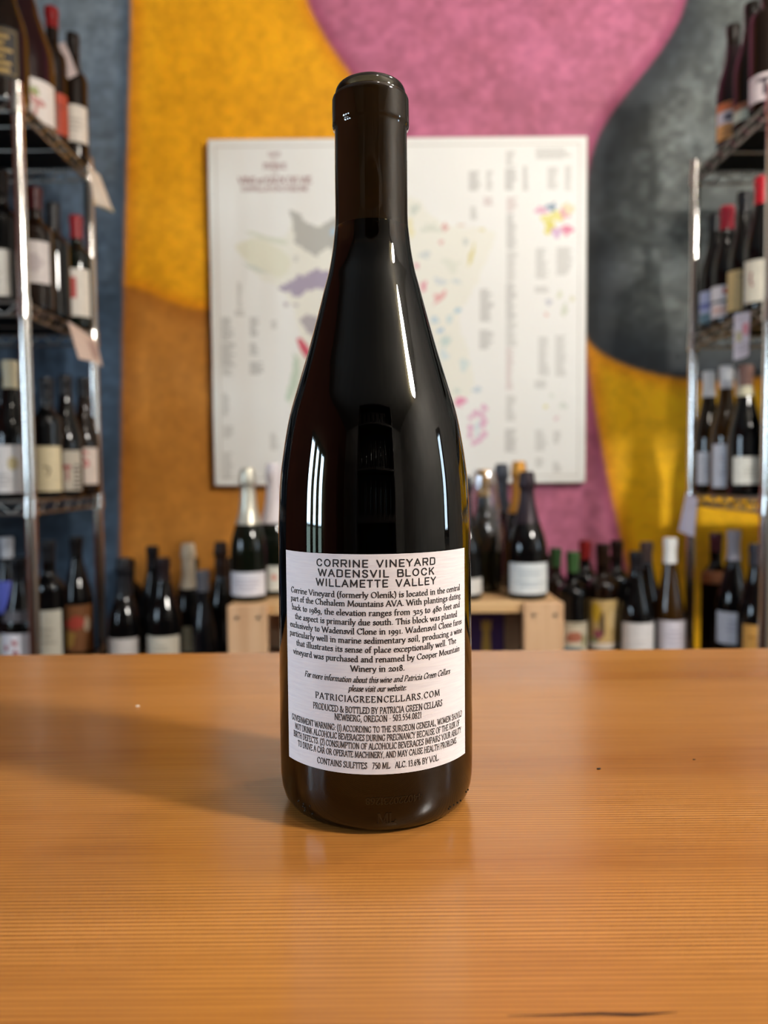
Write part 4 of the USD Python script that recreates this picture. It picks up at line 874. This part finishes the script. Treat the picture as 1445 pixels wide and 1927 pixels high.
# ---- right rack, second shelf
s = zr[1]
bottle('dark bottle with a blue and white label, far end of the right rack\'s second shelf', 1343, 404, 2.04, s, 'burgundy', .036, ('#17181a', .045), ('#b9bfe0', 546, 606, 76), BLACK, [('rect', '#6f78b8', -.95, .95, .45, .62), ('rect', '#6a8a96', -.95, .95, .0, .3)], face=-18)
bottle('red-capped bottle with a white label bearing a red dot, right rack\'s second shelf', 1366, 390, 1.945, s, 'burgundy', .0365, ('#9c1a2e', .057), ('#dfd9dd', 536, 606, 74), BLACK, [('dot', '#c43a38', -.1, .82, .15), ('rect', '#33343c', -.95, .95, .46, .54), ('rect', '#d8b6ae', -.8, .8, .1, .36)], face=-18)
bottle('dark bottle with a tan kraft label, right rack\'s second shelf', 1398, 363, 1.865, s, 'burgundy', .0365, ('#1b1a1c', .05), ('#c9ae78', 506, 590, 66), BLACK, [('stroke', '#85765a', .05, [(-.2, .85), (.1, .8), (.0, .7)])], face=-28)
bottle('red-capped bottle with a cream label, nearest on the right rack\'s second shelf', 1431, 335, 1.775, s, 'burgundy', .0385, ('#c01f2c', .06), ('#ddd4c0', 487, 568, 66), BLACK, [('stroke', '#9a5a52', .05, [(-.55, .7), (-.6, .55), (-.5, .4)])], face=-18)
# ---- right rack, top shelf
s = zr[0]
bottle('bottle with an orange, white and tan label, far end of the right rack\'s top shelf', 1378, 50, 1.945, s, 'burgundy', .037, ('#160d08', .05), ('#d49a5c', 188, 275, 72), VIOLET, [('rect', '#c9673c', -.95, .95, .8, .98), ('rect', '#cfc8d0', -.9, .9, .42, .76), ('blot', '#5c5660', -.1, .6, .5, .12), ('lines', '#8a5a30', -.6, .6, .08, .34, 3)], face=-22)
bottle('bottle with a brown and a pale green label, right rack\'s top shelf', 1412, 8, 1.845, s, 'burgundy', .0385, ('#150d08', .05), ('#b9bfae', 188, 242, 72), BROWN, [('rect', '#8a5236', -.95, -.1, .62, 1.0)], face=-24)
bottle('bottle with a black letter on its white label, right rack\'s top shelf', 1444, 0, 1.755, s, 'bordeaux', .0385, ('#2a1a10', .05), ('#d6c6c6', 134, 216, 70), BROWN, [('stroke', '#3a3038', .09, [(-.1, .8), (-.1, .5), (-.1, .25)]), ('stroke', '#3a3038', .09, [(-.4, .78), (.2, .78)])], face=-26, height=.31)

# ---- plain dark bottles packed in the rows behind
def copies(label, spots, group, height=.298):
    first = None
    for x, y, z in spots:
        if first is None:
            first = thing('wine_bottle', label, 'wine bottle', (x, y, z + .0006), 0, group)
            ol = outline('bordeaux', height, .0365)
            obj('glass_body', lathe(ol + [(0, height)], 28), glass_dark(BLACK), first, 35)
            obj('capsule', lathe([(.0156, height - .055), (.0156, height - .0235), (.0172, height - .0205), (.0165, height - .004), (0, height + .0008)], 24), foil('#121214'), first, 40)
        else:
            t = UsdGeom.Xform.Define(stage, numbered('/World', 'wine_bottle'))
            t.GetPrim().GetReferences().AddInternalReference(first.GetPath()); t.GetPrim().SetInstanceable(True)
            t.GetPrim().GetAttribute('xformOp:translate').Set(Gf.Vec3d(x, y, z + .0006))
            tag(t, label, 'wine bottle', group)

rj = random.Random(4)
rows = lambda xs, ys, zs: [(x + rj.uniform(-.006, .006), y + rj.uniform(-.006, .006), z) for z in zs for x in xs for y in ys]
copies('plain dark bottle standing behind the labelled bottles at the picture\'s left edge, left rack', rows([LX - .178], [1.865, 1.955, 2.045], zl[1:3]), 'dark bottles behind the others on the left rack')
copies('plain dark bottle in the rear row along the wall on the low table', [(-.735, 2.20, TZ), (-.55, 2.20, TZ), (-.455, 2.205, TZ), (.475, 2.205, TZ), (.635, 2.205, TZ), (.745, 2.205, TZ)], 'dark bottles at the back of the table', .245)

# ---- the tall wine cabinet behind the viewer, seen only mirrored in the dark glass
cb = thing('wine_cabinet', 'tall dark timber wine cabinet behind the viewer, mirrored in the big bottle', 'cabinet', (0.1, -1.75, 0))
cw, cdp, chh = .72, .30, 2.45
for x in (-cw, cw):
    obj('side_panel', box(x - .015, x + .015, 0, cdp, 0, chh), 'dark_timber', cb)
obj('back_panel', box(-cw + .0155, cw - .0155, -.012, 0, 0, chh), 'dark_timber', cb)
czs = [.35, .78, 1.20, 1.62, 2.04]
for z in czs + [chh - .03]:
    obj('shelf', box(-cw + .0155, cw - .0155, .0005, cdp, z, z + .024), 'dark_timber', cb)
copies('plain dark bottle standing in the tall cabinet behind the viewer', [(.1 - .60 + .2 * k, -1.62, z + .0245) for z in czs[1:] for k in range(7)], 'dark bottles in the tall cabinet')

# ---- paper price cards hung on the shelf edges
def card(label, corners, col, prints=(), thick=.0012):
    """corners: top far, top near, bottom near, bottom far, in metres."""
    q = np.array(corners, float); n = np.cross(q[1] - q[0], q[3] - q[0]); n /= np.linalg.norm(n)
    t = thing('price_card', label, 'price card', q[0])
    P = q - q[0]
    grid = []
    for u in np.linspace(0, 1, 7):
        for v_ in np.linspace(0, 1, 7):
            p = (P[0] * (1 - u) + P[1] * u) * (1 - v_) + (P[3] * (1 - u) + P[2] * u) * v_
            grid.append(p + n * (.006 * math.sin(math.pi * u) * v_))
    grid = np.array(grid); f = []
    for i in range(6):
        for j in range(6):
            a = i * 7 + j; f += [(a, a + 1, a + 8), (a, a + 8, a + 7)]
    f = np.array(f); m = trimesh.Trimesh(np.vstack([grid, grid + n * thick]), np.vstack([f, f[:, ::-1] + 49]), process=False)
    cb = obj('card_sheet', m, paper(col), t, 40)
    for k, (pc, u0, u1, v0, v1) in enumerate(prints):
        plain('print_' + pc[1:], pc, .6)
        for side in (-1, 1):
            pts = []
            for u, v_ in ((u0, v0), (u1, v0), (u1, v1), (u0, v1)):
                p = (P[0] * (1 - u) + P[1] * u) * (1 - v_) + (P[3] * (1 - u) + P[2] * u) * v_ + n * (.006 * math.sin(math.pi * u) * v_)
                pts.append(p + n * (thick + .0009 if side > 0 else -.0009))
            obj('card_print', trimesh.Trimesh(np.array(pts), [(0, 1, 2), (0, 2, 3)], process=False), 'print_' + pc[1:], cb)
    return t

A = lambda *q: [at(*p) for p in q]
card('slanted white price card at the far corner of the left rack\'s top shelf', A((187, 330, 2.088), (165, 312, 2.02), (178, 385, 1.99), (213, 400, 2.06)), '#d8ccbe', [('#b9a86a', .0, 1.0, .88, 1.0)])
card('curled pinkish price card on the left rack\'s second shelf edge', A((180, 640, 2.06), (127, 605, 1.87), (148, 675, 1.85), (192, 690, 2.02)), '#d9c3b6', [('#b89a92', .1, .45, .25, .8)])
card('white price card with red and green marks on the right rack\'s second shelf', A((1381, 592, 1.80), (1411, 586, 1.735), (1408, 668, 1.73), (1380, 678, 1.79)), '#d9d3e0', [('#d98a9a', .55, .95, .25, .5), ('#b9b48a', .15, .45, .4, .62), ('#b3aebb', .15, .9, .10, .13), ('#b3aebb', .15, .9, .7, .73), ('#b3aebb', .15, .8, .8, .83)])
card('slanted white price card below the right rack\'s third shelf at the far post', A((1313, 937, 2.02), (1292, 927, 2.06), (1277, 999, 2.04), (1306, 1010, 2.0)), '#d6d0e2')
